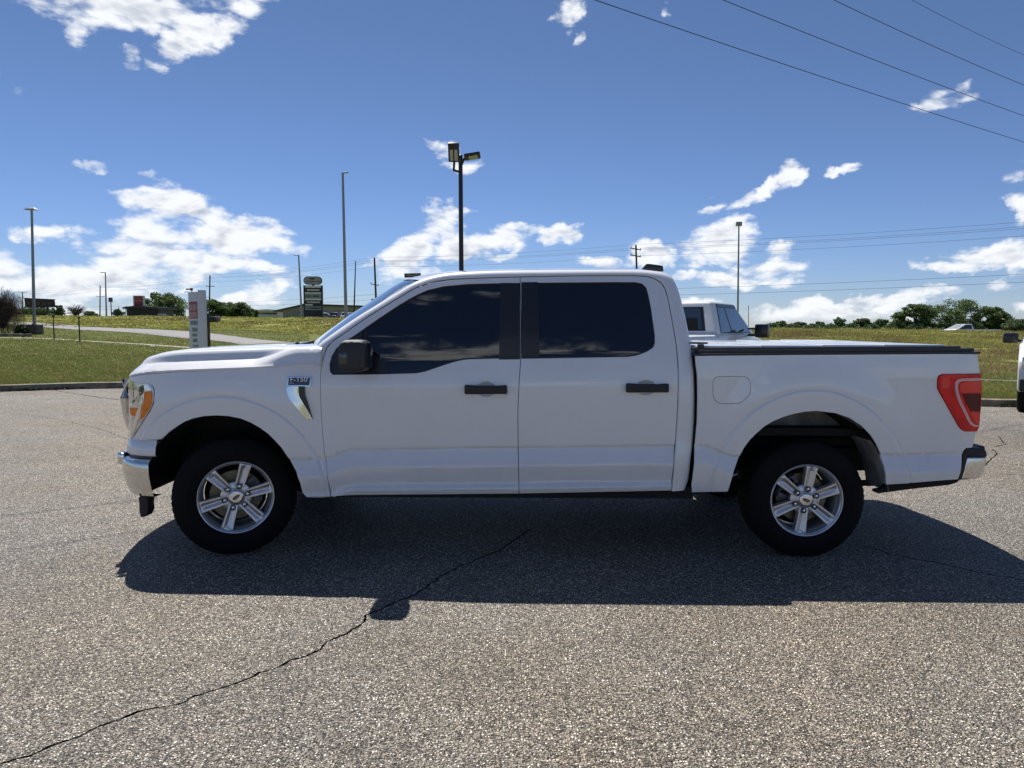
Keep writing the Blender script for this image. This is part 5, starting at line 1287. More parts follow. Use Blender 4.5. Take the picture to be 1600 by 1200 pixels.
# utility poles, receding to the left
PT = [(2150, 300, 70), (993.5, 383, 104), (585, 403, 127), (328, 430, 172), (156.5, 446, 222), (35, 456, 262), (-190, 470, 330)]
names = {1: 'utility pole with two short crossarms showing above the pickup cab roof', 2: 'utility pole with transformer can left of the windshield', 3: 'utility pole with single crossarm behind the white price sign',
         4: 'distant utility pole left of the thin lamp pole on the hill', 5: 'distant T shaped utility pole beside the billboard'}
pole_tops = []
for k, (px, py, Y) in enumerate(PT):
    t = top_of(px, py, Y); pole_tops.append(t)
    if k not in names: continue
    lean = {1: 5, 2: 4, 3: -1, 4: 0, 5: 2}[k]
    b = at(px + lean, Y); r = .17 if k == 1 else .20
    o = thing('utility_pole', names[k], 'utility pole', b, 'wooden utility poles'); m = MB(); m.bar(b - [0, 0, .3], t, r, r * .75, 8); m.build('pole', MAT['wood_pole'], o, smooth=True)
    arms = {1: (.55, 1.5), 2: (4.6,), 3: (2.6,), 4: (3.4,), 5: (.1, 2.2)}[k]
    for d in arms:
        L = {1: .75, 2: .72, 3: 1.0, 4: 1.2, 5: 1.7}[k]; m = MB(); e = .14 if k in (1, 2) else 0; c = t + [0, 0, -d]
        m.bar(c + [-L, 0, e], c + [L, 0, -e], .075, None, 4); m.build('crossarm', MAT['wood_pole'], o)
        for s_ in (-1, 1):
            m = MB(); q = c + [L * .9 * s_, 0, -e * s_]; m.bar(q, q + [0, 0, .28], .06, .04, 6); m.build('insulator', MAT['steel'], o)
    if k == 2:
        c = t + [-.33, 0, -7.4]; m = MB(); m.bar(c + [0, 0, -.35], c + [0, 0, .35], .26, .26, 12); m.build('transformer', MAT['steel'], o, smooth=True)
        c = t + [0, 0, -7.2]; m = MB(); m.tube([c, c + [.6, -.1, .12], c + [1.15, -.1, .1]], .04); m.box(c + [1.3, -.1, .05], (.4, .2, .1)); m.build('lamp_arm', MAT['steel'], o)
        m = MB(); m.box(c + [.5, 0, -1.0], (.7, .15, .12)); m.build('cable_bracket', MAT['wood_pole'], o)
    if k == 3:
        c = t + [0, 0, -4.8]; m = MB(); m.tube([c + [0, 0, -.6], c + [-2.2, -.1, .0], c + [-3.9, -.1, .75], c + [-5.4, -.1, .9]], .06); m.build('lamp_arm', MAT['steel'], o)
        m = MB(); m.box(c + [-5.7, -.1, .85], (.9, .3, .16)); m.build('lamp_head', MAT['steel'], o, bevel=.03)
def wire(label, pts, r, sag, n=14, group='overhead cables'):
    out = []
    for a, b in zip(pts[:-1], pts[1:]):
        a = np.array(a, float); b = np.array(b, float)
        for k in range(n): 
            t = k / n; q = a + (b - a) * t; q[2] -= sag * np.linalg.norm(b - a) * 4 * t * (1 - t) * .01; out.append(q)
    out.append(np.array(pts[-1], float)); m = MB(); m.tube(out, r, 5); o = m.build('overhead_cable', MAT['wire'], None, smooth=True); tag(o, label, 'overhead cable', group)
for lab, dz, dx, dy in (('highest cable of the distant utility line, at the pole tops', .1, 0, 0), ('distant utility line cable on the left arm ends', -.45, -.7, .3), ('distant utility line cable on the right arm ends', -.62, .7, -.3), ('distant utility line cable one arm lower', -1.5, -.7, .3)):
    wire(lab, [t + [dx, dy, dz] for t in pole_tops], .015, .9)
wire('upper of the two low distant cables left and right of the cab', [t + [.1, -.2, -6.3 + (.4 if i == 0 else 0)] for i, t in enumerate(pole_tops)], .018, .5)
wire('lowest distant cable of the utility line', [t + [-.1, -.2, -7.2 + (.4 if i == 0 else 0)] for i, t in enumerate(pole_tops)], .018, .5)
for lab, a, b, z, r in (('lowest and longest of the four cables crossing the top right sky', (930, 0), (1600, 222), 8.2, .0095), ('second of the four cables crossing the top right sky, counted from the lowest', (1130, 0), (1600, 181), 8.8, .009), ('third of the four cables crossing the top right sky, counted from the lowest', (1303, 0), (1600, 133), 9.4, .0085), ('short faint topmost cable in the top right corner of the sky', (1425, 0), (1600, 86), 10.6, .006)):
    pa = ray(*a); pb_ = ray(*b); A_ = np.array([0, 0, CAM_H]) + pa * (z - CAM_H) / pa[2]; B_ = np.array([0, 0, CAM_H]) + pb_ * (z - CAM_H) / pb_[2]
    d = B_ - A_; A2 = A_ - d * .8; B2 = B_ + d * 1.1; out = []
    for k in range(60):
        t = k / 59; q = A2 + (B2 - A2) * t; u = (q - A_) @ d / (d @ d); q[2] += .18 * ((u - .5) ** 2 - .25); out.append(q)
    m = MB(); m.tube(out, r, 5); tag(m.build('overhead_cable', MAT['wire'], None, smooth=True), lab, 'overhead cable', 'near cables over the lot')

# ------------------------------------------------------------------ signs
def lettering_marks(rows, origin, ux, uz, nrm, mat, name, parent):
    """small raised strokes in word-like groups, for writing too small to read"""
    m = MB(); ux = Vector(ux); uz = Vector(uz); n = Vector(nrm); o = Vector(origin)
    for (x0, x1, z, h, k) in rows:
        rs = random.Random(int(z * 1000) + k); x = x0
        while x < x1:
            w = h * rs.uniform(.35, .7); 
            if rs.random() < .16: x += h * .5; continue
            a = o + ux * x + uz * z; b = o + ux * min(x + w, x1) + uz * z; c = b + uz * h; d = a + uz * h; e = n * .004
            m.add([a + e, b + e, c + e, d + e, a - e, b - e, c - e, d - e], [(0, 1, 2, 3), (7, 6, 5, 4), (0, 4, 5, 1), (1, 5, 6, 2), (2, 6, 7, 3), (3, 7, 4, 0)]); x += w + h * .18
    return m.build(name, mat, parent)
# white totem price sign
Y = 17.6; b = at(309, Y); tp = horizon_z(309, 456, Y); o = thing('totem_sign', 'narrow white upright sign with faded red panels standing beyond the hood', 'sign', b)
th = rad(41); W = .60; D = .15; Rz = Matrix.Rotation(-th, 3, 'Z'); c = Vector((b[0], b[1], (b[2] + tp) / 2)); hgt = tp - b[2]
ux = Rz @ Vector((1, 0, 0)); n_ = Rz @ Vector((0, -1, 0)); uz = Vector((0, 0, 1))
m = MB(); m.box(c, (W, D, hgt), Rz); m.build('cabinet', MAT['sign_white'], o, bevel=.012)
m = MB(); m.box(c + ux * (W / 2 - .035) + Vector((0, 0, .02)), (.09, D + .02, hgt + .04), Rz); m.build('side_post', MAT['sign_white'], o, bevel=.01)
fo3 = c + n_ * (D / 2 + .004)
def plate(name, x0, x1, z0, z1, mat, off=.0, par=None):
    m = MB(); p = fo3 + ux * (x0 + x1) / 2 + n_ * off; m.box((p[0], p[1], b[2] + (z0 + z1) / 2), (x1 - x0, .008, z1 - z0), Rz); return m.build(name, mat, par or o)
H_ = hgt
plate('red_panel', -.24, .17, H_ * .70, H_ * .89, MAT['sign_red'])
for i in (0, 1):
    for j in (0, 1): plate('pale_panel', -.225 + i * .195, -.045 + i * .195, H_ * (.71 + .083 * j), H_ * (.775 + .083 * j), MAT['sign_pale'], .006)
plate('red_panel', -.18, .17, H_ * .24, H_ * .345, MAT['sign_red']); plate('pale_panel', -.10, .155, H_ * .255, H_ * .295, MAT['sign_pale'], .006)
lettering_marks([(-.20, .16, H_ * .63, .10, 1), (-.12, .16, H_ * .555, .09, 2), (-.12, .12, H_ * .50, .07, 3), (-.10, .16, H_ * .435, .09, 4), (-.10, .16, H_ * .385, .05, 5), (-.18, .0, H_ * .16, .05, 6)], Vector((fo3[0], fo3[1], b[2])), ux, uz, n_, MAT['sign_grey'], 'lettering', o)
m = MB(); m.box((c[0] - .12, c[1], tp + .06), (.05, .05, .06)); m.bar((c[0] - .12, c[1], tp - .01), (c[0] - .12, c[1], tp + .06), .01); m.bar((c[0] - .14, c[1] - .02, tp + .065), (c[0] - .24, c[1] - .04, tp + .06), .018); m.build('camera', MAT['trim'], o)
# pylon sign with stacked panels
Y = 100; k_ = Y / F_PX; b = at(490, Y); o = thing('pylon_sign', 'tall dark framed roadside sign with oval top and stacked tenant panels', 'sign', b)
def pz(py): return horizon_z(490, py, Y)
def pxx(px): return P(px, 460, Y)[0]
for px in (475.6, 503.4):
    m = MB(); m.box((pxx(px), Y, (b[2] + pz(446)) / 2 - .2), (.17, .3, pz(446) - b[2] + .4)); m.build('post', MAT['sign_dark'], o)
m = MB(); m.box((pxx(489.5), Y, (pz(446) + pz(495)) / 2), (2.3, .12, pz(446) - pz(495))); m.build('backing', MAT['sign_dark'], o)
for y0, y1, mt, nm in ((446.5, 449.6, 'sign_white', 'bright_gap_strip'), (450.2, 456.4, 'sign_dark', 'tenant_panel'), (456.8, 459.3, 'sign_white', 'bright_gap_strip'), (459.8, 466, 'sign_grey', 'tenant_panel'), (466.4, 469.2, 'sign_white', 'bright_gap_strip'), (469.6, 475, 'sign_dark', 'tenant_panel'), (475.3, 477.4, 'sign_white', 'bright_gap_strip'), (478.6, 484.6, 'sign_grey', 'tenant_panel'), (487, 494, 'roof_dark', 'tenant_panel')):  # white strips stand in for bright sky showing through the panel gaps
    m = MB(); x1 = 502 if not (y0 == 475.3) else 488.5; xa, xb = pxx(477), pxx(x1); m.box(((xa + xb) / 2, Y - .10, (pz(y0) + pz(y1)) / 2), (xb - xa, .10, abs(pz(y0) - pz(y1)))); pn = m.build(nm, MAT[mt], o)
    if nm == 'tenant_panel' and y0 != 487:
        zc0 = (pz(y0) + pz(y1)) / 2; lo_ = lettering_marks([(.3 if y0 != 459.8 else .1, 2.0, -.10, .2, int(y0))], Vector((xa, Y - .156, zc0)), (1, 0, 0), (0, 0, 1), (0, -1, 0), MAT['sign_white'] if mt == 'sign_dark' else MAT['sign_dark'], 'lettering', None); reparent([lo_], [pn])
cz = pz(438.5); hh = pz(432) - cz; m = MB(); R0 = hh; x0, x1 = pxx(475) + R0, pxx(503.5) - R0; pts = [(x1 + R0 * math.cos(t), cz + R0 * math.sin(t)) for t in np.linspace(-math.pi / 2, math.pi / 2, 14)] + [(x0 - R0 * math.cos(t), cz - R0 * math.sin(t)) for t in np.linspace(-math.pi / 2, math.pi / 2, 14)]
m.prism(pts, Y - .18, Y + .18); ov = m.build('oval_top', MAT['sign_dark'], o); p2 = [(x * .0 + pxx(489.3) + (x - pxx(489.3)) * .93, cz + (z - cz) * .84) for x, z in pts]; m = MB(); m.prism(p2, Y - .20, Y - .17); of = m.build('oval_face', simple('sign_oval_face', (.30, .29, .30), .5), None); reparent([of], [ov])
ol = lettering_marks([(.75, 1.5, .12, .26, 9), (.4, 2.2, -.18, .13, 11)], Vector((pxx(476), Y - .206, cz)), (1, 0, 0), (0, 0, 1), (0, -1, 0), MAT['sign_dark'], 'lettering', None); reparent([ol], [ov])
m = MB(); m.box((pxx(489.5), Y, pz(446)), (.3, .2, .3)); m.build('neck', MAT['sign_dark'], o)
# text sign over the windshield
Y = 60; b = at(645, Y); o = thing('shop_sign', 'small dark board with pale capital letters on a post above the windshield', 'sign', b)
z0, z1 = horizon_z(645, 433.6, Y), horizon_z(645, 427, Y); xa, xb = P(632, 430, Y)[0], P(657.4, 430, Y)[0]; R = Matrix.Rotation(rad(-1.5), 3, 'Y')
m = MB(); m.box(((xa + xb) / 2, Y, (z0 + z1) / 2), (xb - xa, .14, z1 - z0), R); m.build('board', MAT['sign_dark'], o)
text_mesh('TIRES AUTO', .34, 'lettering', simple('sign_letters', (.42, .45, .36), .5), Matrix.Translation(((xa + xb) / 2, Y - .075, (z0 + z1) / 2)) @ Matrix.Rotation(rad(90), 4, 'X'), o, .004, squeeze=.60)
m = MB(); m.bar(b, ((xa + xb) / 2 + .02, Y, z0), .07, .05); m.build('post', MAT['steel'], o)
# red square sign
Y = 122; b = at(217, Y); o = thing('cabinet_sign', 'white cabinet sign with dark red face and round emblem on the left hill', 'sign', b)
gz_ = lambda py: horizon_z(217, py, Y); gx_ = lambda px: P(px, 470, Y)[0]
m = MB(); m.box(((gx_(209.6) + gx_(225)) / 2, Y, (gz_(462) + gz_(482)) / 2), (gx_(225) - gx_(209.6), .7, gz_(462) - gz_(482))); m.build('cabinet', MAT['sign_white'], o)
m = MB(); m.box(((gx_(211.8) + gx_(225)) / 2, Y - .37, (gz_(463) + gz_(478)) / 2), (gx_(225) - gx_(211.8), .06, gz_(463) - gz_(478))); rf = m.build('red_face', MAT['sign_red'], o)
cx_ = gx_(218.6); cz_ = gz_(470); m = MB(); m.tube([(cx_ + .44 * math.cos(t), Y - .42, cz_ + .44 * math.sin(t)) for t in np.linspace(0, 2 * math.pi, 25)], .045, 6); m.box((cx_, Y - .42, cz_), (1.15, .05, .14)); em = m.build('emblem', MAT['sign_pale'], None); reparent([em], [rf])
m = MB(); m.box((gx_(217), Y, (b[2] + gz_(482)) / 2), (.5, .4, gz_(482) - b[2])); m.build('post', MAT['sign_dark'], o)
# small square sign on a post, back of a road sign
Y = 118; b = at(175, Y); t = top_of(173, 466, Y); o = thing('road_sign', 'small dark square road sign on a single post on the left hill', 'road sign', b)
m = MB(); m.bar(b, t, .08); m.build('post', MAT['wood_pole'], o); m = MB(); m.box(t + [.02, -.1, -.25], (.66, .06, .72)); m.build('sign_plate', simple('sign_back', (.07, .06, .12), .5), o)
# billboard
Y = 132; b = at(74, Y); o = thing('billboard', 'wide dark billboard on a single post behind the left lamp pole', 'billboard', b); bz_ = lambda py: horizon_z(62, py, Y); bx_ = lambda px: P(px, 475, Y)[0]
m = MB(); m.prism([(bx_(39.5), bz_(480)), (bx_(86), bz_(480)), (bx_(85), bz_(468.2)), (bx_(39.5), bz_(466.2))], Y - .15, Y + .15); bo_ = m.build('board', simple('billboard_face', (.035, .028, .034), .7, var=.5, vscale=.4), o)
m = MB(); m.prism([(bx_(36), bz_(466.4)), (bx_(85.5), bz_(468.4)), (bx_(85.5), bz_(467.4)), (bx_(36), bz_(465.4))], Y - .3, Y + .3); m.build('top_rail', MAT['sign_dark'], o)
m = MB(); m.bar(b, (bx_(74), Y, bz_(479)), .16, None, 8); m.build('post', MAT['sign_dark'], o)
m = MB(); m.box(((bx_(40) + bx_(86)) / 2, Y - .5, bz_(481)), (bx_(86) - bx_(40), .6, .08)); m.build('catwalk', MAT['sign_dark'], o)
for i, px in enumerate((46, 53, 61, 70, 78)):
    m = MB(); m.box((bx_(px), Y - .17, bz_(474 + (i % 2))), (.6, .03, .5)); q_ = m.build('poster_patch', simple('poster_tone', (.09, .065, .06), .8), None); reparent([q_], [bo_])
# marker posts
for lab, px, Y, py in (('thin dark marker post on the lawn, left of a matching one', 83, 38, 492.5), ('thin dark marker post on the lawn, right of a matching one', 123, 37, 495)):
    b = at(px + 1, Y); t = top_of(px, py, Y); o = thing('marker_post', lab, 'marker post', b, 'thin posts on the lawn'); m = MB(); m.bar(b, t, .035, .03, 6); m.build('post', MAT['sign_dark'], o); m = MB(); m.box(t + [0, 0, -.04], (.09, .05, .1)); m.build('cap', MAT['sign_dark'], o)
# mailbox
Y = 33; b = at(325, Y); o = thing('mailbox', 'dark rural mailbox on a post by the hill road, right of the white totem sign', 'mailbox', b)
t = top_of(325.6, 492, Y); m = MB(); m.box(((b[0] + t[0]) / 2, Y, (b[2] + t[2]) / 2), (.11, .11, t[2] - b[2])); m.build('post', MAT['wood_pole'], o)
c = top_of(334.6, 498, Y); m = MB(); pts = [(c[0] - .20, c[2] - .11), (c[0] + .20, c[2] - .11), (c[0] + .20, c[2] + .03), (c[0] + .14, c[2] + .10), (c[0] - .14, c[2] + .10), (c[0] - .20, c[2] + .03)]; m.prism(pts, Y - .25, Y + .25); m.build('box', MAT['sign_dark'], o, bevel=.01)
c2 = top_of(322, 499, Y); m = MB(); m.box(c2, (.2, .07, .07)); m.box(c + [-.1, 0, -.13], (.5, .08, .05)); m.build('bracket', MAT['wood_pole'], o)
c3 = c + [.19, -.26, -.02]; m = MB(); m.box(c3, (.05, .012, .07)); m.build('flag', MAT['sign_red'], o)
# small white litter on the verge
b = at(237, 33, .03); m = MB(); m.box(b, (.20, .15, .06), Matrix.Rotation(.4, 3, 'Z'), (.7, .6)); tag(m.build('litter', MAT['sign_white'], None, bevel=.01), 'crumpled white litter lying at the edge of the hill road', 'litter')

# ------------------------------------------------------------------ buildings
def building(name, label, Y, x0, x1, yeL, ypk, xpk, yeR, depth, wall, roof, wins, xeave=None):
    b = at((x0 + x1) / 2, Y); zb = min(at(x0, Y)[2], at(x1, Y)[2]) - .3; o = thing(name, label, 'building', b)
    X = lambda px: P(px, 490, Y)[0]; Z = lambda px, py: P(px, py, Y)[2]
    pts = [(X(x0), zb), (X(x1), zb), (X(x1), Z(x1, yeR)), (X(xpk), Z(xpk, ypk)), (X(x0), Z(x0, yeL))]; m = MB(); m.prism(pts, Y, Y + depth); m.build('wall', wall, o)
    xe = xeave or x0 - 6; th_ = .45; sl = (Z(xpk, ypk) - Z(x0, yeL)) / (X(xpk) - X(x0)); zl = Z(x0, yeL) - sl * (X(x0) - X(xe)); 
    m = MB(); m.prism([(X(xe), zl), (X(xpk), Z(xpk, ypk)), (X(x1 + 3), Z(x1, yeR) - .05), (X(x1 + 3), Z(x1, yeR) + th_ * .8), (X(xpk), Z(xpk, ypk) + th_), (X(xe), zl + th_ * .6)], Y - .9, Y + depth + .9); m.build('roof', roof, o)
    for (a, b_, c, d, mt) in wins:
        m = MB(); m.box(((X(a) + X(b_)) / 2, Y - .02, (Z(a, c) + Z(a, d)) / 2), (X(b_) - X(a) + .25, .16, Z(a, c) - Z(a, d) + .25)); w = m.build('window' if mt != 'door' else 'door', MAT['wall_beige'], o)
        m = MB(); m.box(((X(a) + X(b_)) / 2, Y - .08, (Z(a, c) + Z(a, d)) / 2), (X(b_) - X(a), .1, Z(a, c) - Z(a, d))); g_ = m.build('pane', MAT['far_glass'], None); reparent([g_], [w])
    return o
building('office_building', 'long beige building with low dark gabled roof behind the stacked panel sign', 180, 442, 604, 484.5, 477.4, 478, 481, 16, MAT['wall_beige'], MAT['roof_dark'],
         [(457.5, 464, 486.6, 490.6, ''), (467, 471, 487, 490, ''), (448, 452, 492.6, 495.6, ''), (459, 463, 492.4, 495.6, ''), (506.5, 511.5, 485.4, 490.6, ''), (523, 531, 485.2, 488, ''), (512, 517, 491, 497, 'door'), (545, 552, 486, 492, '')], 429)
building('storage_shed', 'low white storage shed left of the beige building', 195, 400, 434, 486.4, 486, 417, 486.6, 10, MAT['white_shed'], MAT['white_shed'], [(404, 432, 489, 490.6, '')], 399)
building('dark_roofed_shelter', 'low dark shelter under the red cabinet sign', 121, 198, 249, 482.6, 482, 215, 483.4, 5, MAT['roof_dark'], MAT['roof_dark'], [], 196)
b = at(254, 112); m = MB(); m.box((b[0], 112, b[2] + .15), (1.0, .8, .95)); tag(m.build('utility_cabinet', simple('cabinet_grey', (.26, .29, .32), .6), None, bevel=.03), 'grey utility cabinet at the right end of the dark shelter', 'utility cabinet')
for i, (px, py) in enumerate(((185.5, 479), (197, 477.5))):
    Y = 119; b = at(px, Y); t = top_of(px, py, Y); m = MB(); m.bar(b, t, .06, .05, 6); tag(m.build('fence_post', MAT['sign_dark'], None), ['short dark post left of the dark shelter', 'taller dark post at the left end of the dark shelter'][i], 'post')

# ------------------------------------------------------------------ other vehicles
WMESH = {}
def vehicle(name, label, loc, heading, kind, paint_m, L=5.6, W=1.96, roof=1.92, belt=1.32, cab=(-.1, 2.2), tow=False, near=True):
    """local x = forward; returns the root"""
    r = empty(name, tuple(map(float, loc)), heading); tag(r, label, 'pickup truck' if kind == 'pickup' else 'car', None)
    xf, xr = L * .5, -L * .5; hw = W / 2; wb = L * .62; xw = (wb / 2 - .05, -wb / 2 - .05); hr = .40
    top = []
    hood_z = belt - .06
    if kind == 'pickup': top = [(xr, belt - .02), (cab[0], belt - .02), (cab[0] + .01, belt), (cab[1], belt), (cab[1] + .05, hood_z), (xf - .35, hood_z - .08), (xf - .06, hood_z - .22)]
    else: top = [(xr, belt - .12), (xr + .08, belt), (cab[1], belt), (xf - .3, hood_z - .12), (xf - .05, hood_z - .28)]
    bot = [(xf, .80), (xf, .48), (xf - .1, .42)]
    def arch(xc): return [(xc + .50 * math.cos(t), .40 + .50 * math.sin(t)) for t in np.linspace(.08, math.pi - .08, 12)]
    prof = top + bot + arch(xw[0]) + [(0, .40)] + arch(xw[1]) + [(xr + .1, .46), (xr, .52)]
    m = MB(); m.prism(prof, -hw, hw); bd = m.build('body', paint_m, r, bevel=.05 if near else .03)
    m = MB(); m.box((0, 0, .62), (L * .9, W * .62, .36)); m.build('chassis', MAT['under'], r)
    # greenhouse
    c0, c1 = cab; tx0, tx1 = c0 + .16, c1 - 1.0; ti = .13
    B = [(c0 + .03, -hw + .03), (c1 - .02, -hw + .03), (c1 - .02, hw - .03), (c0 + .03, hw - .03)]; T = [(tx0, -hw + ti + .05), (tx1, -hw + ti + .05), (tx1, hw - ti - .05), (tx0, hw - ti - .05)]
    bot_v = [Vector((x, y, belt - .03)) for x, y in B]; top_v = [Vector((x, y, roof)) for x, y in T]
    m = MB(); m.add(bot_v + top_v, [(0, 1, 2, 3)[::-1], (4, 5, 6, 7), (0, 1, 5, 4), (1, 2, 6, 5), (2, 3, 7, 6), (3, 0, 4, 7)]); m.build('cab', paint_m, r, bevel=.055, seg=3)
    def face(a, b, c, d, u0, u1, v0, v1, u0t=None, u1t=None):
        u0t = u0 if u0t is None else u0t; u1t = u1 if u1t is None else u1t
        q = lambda u, v: (a * (1 - u) + b * u) * (1 - v) + (d * (1 - u) + c * u) * v
        p = [q(u0, v0), q(u1, v0), q(u1t, v1), q(u0t, v1)]; n = (p[1] - p[0]).cross(p[3] - p[0]).normalized(); return p, n
    def pane(nm, pts, n, mat=None, off=.006, th=.02):
        m = MB(); m.add([p + n * off for p in pts] + [p - n * th for p in pts], [(0, 1, 2, 3), (7, 6, 5, 4), (0, 4, 5, 1), (1, 5, 6, 2), (2, 6, 7, 3), (3, 7, 4, 0)]); return m.build(nm, mat or MAT['far_glass'], r)
    bv, tv_ = bot_v, top_v
    for (i, j) in ((0, 1), (2, 3)):
        rev = i == 2
        def sd(u0, u1, u0t, u1t, nm, off=.006, mat=None, v0=.10, v1=.86):
            if rev: u0, u1, u0t, u1t = 1 - u1, 1 - u0, 1 - u1t, 1 - u0t
            p, n = face(bv[i], bv[j], tv_[j], tv_[i], u0, u1, v0, v1, u0t, u1t); return pane(nm, p, n, mat, off)
        if kind == 'pickup' and cab[1] - cab[0] > 2.0:
            sd(.10, .90, .15, .93, 'window_frame', .003, MAT['trim'], .07, .92); sd(.115, .36, .17, .40, 'window', .007, None, .11, .82); sd(.40, .87, .45, .90, 'window', .007, None, .11, .82); sd(.15, .92, .15, .92, 'rain_visor', .016, MAT['trim'], .84, .93)
        elif kind == 'pickup': sd(.12, .88, .14, .92, 'window')
        else: sd(.06, .45, .10, .47, 'window'); sd(.49, .88, .51, .92, 'window')
    p, n = face(bv[1], bv[2], tv_[2], tv_[1], .06, .94, .10, .90); pane('windshield', p, n)
    p, n = face(bv[3], bv[0], tv_[0], tv_[3], .10, .90, .14, .84); rw_ = pane('rear_window', p, n, MAT['trim']); p, n = face(bv[3], bv[0], tv_[0], tv_[3], .13, .87, .19, .80); g_ = pane('pane', p, n, None, .010); g_.parent = rw_
    if near:
        p, n = face(bv[3], bv[0], tv_[0], tv_[3], .16, .30, .20, .62)
        for u in (.22, .66): p, n = face(bv[3], bv[0], tv_[0], tv_[3], u, u + .17, .18, .52); hs = pane('head_restraint', p, n, MAT['under'], .012); hs.parent = rw_
        m = MB(); m.box((c0 + .10, 0, roof - .03), (.05, .3, .04)); m.build('brake_light', MAT['red_dark'], r)
    # bumpers, lamps, grille
    m = MB(); m.box((xf + .04, 0, .55), (.16, W - .06, .22)); m.build('front_bumper', MAT['rubber_trim'] if not near or kind != 'pickup' else MAT['rubber_trim'], r, bevel=.03)
    m = MB(); m.box((xr - .05, 0, .58), (.16, W - .10, .18)); m.build('rear_bumper', MAT['chrome_dull'], r, bevel=.03)
    m = MB(); m.box((xf + .005, 0, .90), (.05, W * .56, .30)); m.build('grille', MAT['trim'], r, bevel=.02)
    for s in (1, -1):
        m = MB(); m.box((xf - .02, s * (hw - .22), .92), (.10, .34, .22)); m.build('headlight', MAT['lens'], r, bevel=.03)
        m = MB(); m.box((xr + .02, s * (hw - .07), .98), (.06, .14, .36)); m.build('tail_light', MAT['red'], r, bevel=.015)
        mx_ = c1 - .62; m = MB()
        if tow: m.box((mx_, s * (hw + .26), belt + .06), (.14, .25, .25)); m.box((mx_ + .02, s * (hw + .08), belt - .02), (.06, .2, .05)); m.box((mx_ + .02, s * (hw + .08), belt + .10), (.06, .2, .04))
        else: m.box((mx_, s * (hw + .14), belt + .08), (.12, .24, .19)); m.box((mx_ + .02, s * (hw + .02), belt + .03), (.06, .12, .05))
        m.build('mirror', MAT['trim'], r, bevel=.03)
        if near:
            for dx in (.0,): m = MB(); m.box((c0 + (c1 - c0) * .42, s * (hw + .012), belt - .16), (.20, .03, .04)); m.build('door_handle', MAT['trim'], r, bevel=.008)
    if 'tyre' not in WMESH:
        v, f = revolve([(.20, .02), (.23, .0), (.30, -.012), (.365, .0), (.39, .03), (.39, .20), (.36, .235), (.22, .23)], 36); v2, f2 = revolve([(.235, .004), (.21, .02), (.19, .06), (.12, .03), (.05, .02), (0, .02)], 30)
        t_ = mesh_obj('tyre', v, f, MAT['tyre'], None, smooth=True); r2 = mesh_obj('rim', v2, f2, MAT['alloy'], None, smooth=True); WMESH['tyre'] = t_.data; WMESH['rim'] = r2.data
        bpy.data.objects.remove(t_); bpy.data.objects.remove(r2)
    for x in xw:
        for s in (1, -1):
            w = bpy.data.objects.new('wheel', None); COL.objects.link(w); w.parent = r; w.location = (x, s * (hw - .02), .39); w.rotation_euler = (0, 0, 0 if s < 0 else math.pi)
            for q in ('tyre', 'rim'): o_ = bpy.data.objects.new(q, WMESH[q]); COL.objects.link(o_); o_.parent = w
    return r
# second white pickup, turned away to the right
a_ = rad(35); head = math.pi / 2 - a_; hv = np.array([math.sin(a_), math.cos(a_)]); rv = np.array([math.cos(a_), -math.sin(a_)])
cabr = np.array([P(1121, 515, 12.4)[0], 12.4]); cen_ = cabr - rv * .97 + hv * .35
r = vehicle('parked_pickup_truck', 'second white pickup facing away, with black towing mirror, seen over the bed cover', (cen_[0], cen_[1], 0), head, 'pickup', MAT['plain_white'], L=5.7, W=1.96, roof=1.95, belt=1.38, cab=(-.35, 1.95), tow=True)
m = MB(); m.tube([(1.95, -.80, 1.30), (1.93, -.80, 1.6), (1.88, -.80, 1.93)], .006, 5); o = m.build('antenna', MAT['trim'], r)
# far white pickup on the road beyond the field
b = at(1511, 72); vehicle('pickup_truck', 'distant white pickup facing left, half hidden by the weeds before the big oaks', (b[0], 72, horizon_z(1508, 506.4, 72) - 1.80), math.pi, 'pickup', MAT['plain_white'], L=5.6, W=1.95, roof=1.80, belt=1.30, cab=(-.15, 1.65), near=False)
# vehicle at the right edge, nose to the camera
cf = np.array([P(1591.5, 560, 12.3)[0], 12.3]); dcam = -cf / np.linalg.norm(cf); lat = np.array([-dcam[1], dcam[0]]); lat = lat if lat[0] > 0 else -lat
cc = cf + lat * .98 - dcam * 2.8; vehicle('pickup_truck', 'white pickup cut off by the right edge of the photo, only mirror and fender showing', (cc[0], cc[1], 0), math.atan2(dcam[1], dcam[0]), 'pickup', MAT['plain_white'], L=5.6, W=1.96, roof=1.85, belt=1.25, cab=(-.35, 2.0), tow=False)
# cars by the beige building
for px, Y, hd, lab, mt, kd, g_ in ((528, 150, 1.35, 'dark sport utility vehicle parked before the beige building, right of the panel sign', MAT['dark_car'], 'suv', None), (509, 156, 0.1, 'low silver car parked between the panel sign and the dark vehicle', MAT['steel'], 'suv', None), (545, 149, 1.4, 'white car parked right of the tallest lamp pole', MAT['plain_white'], 'suv', None), (491, 152, 1.5, 'small pale car seen between the legs of the panel sign', MAT['plain_white'], 'suv', None), (561, 152, .2, 'dark truck with raised load rack near the windshield line', MAT['dark_car'], 'pickup', None)):
    b = at(px, Y); vehicle('parked_car', lab, (b[0], b[1], b[2] - .0), hd, kd, mt, L=4.7, W=1.85, roof=1.75 if px != 561 else 2.4, belt=1.1, cab=(-2.0, 1.3) if kd == 'suv' else (-.3, 1.6), near=False)

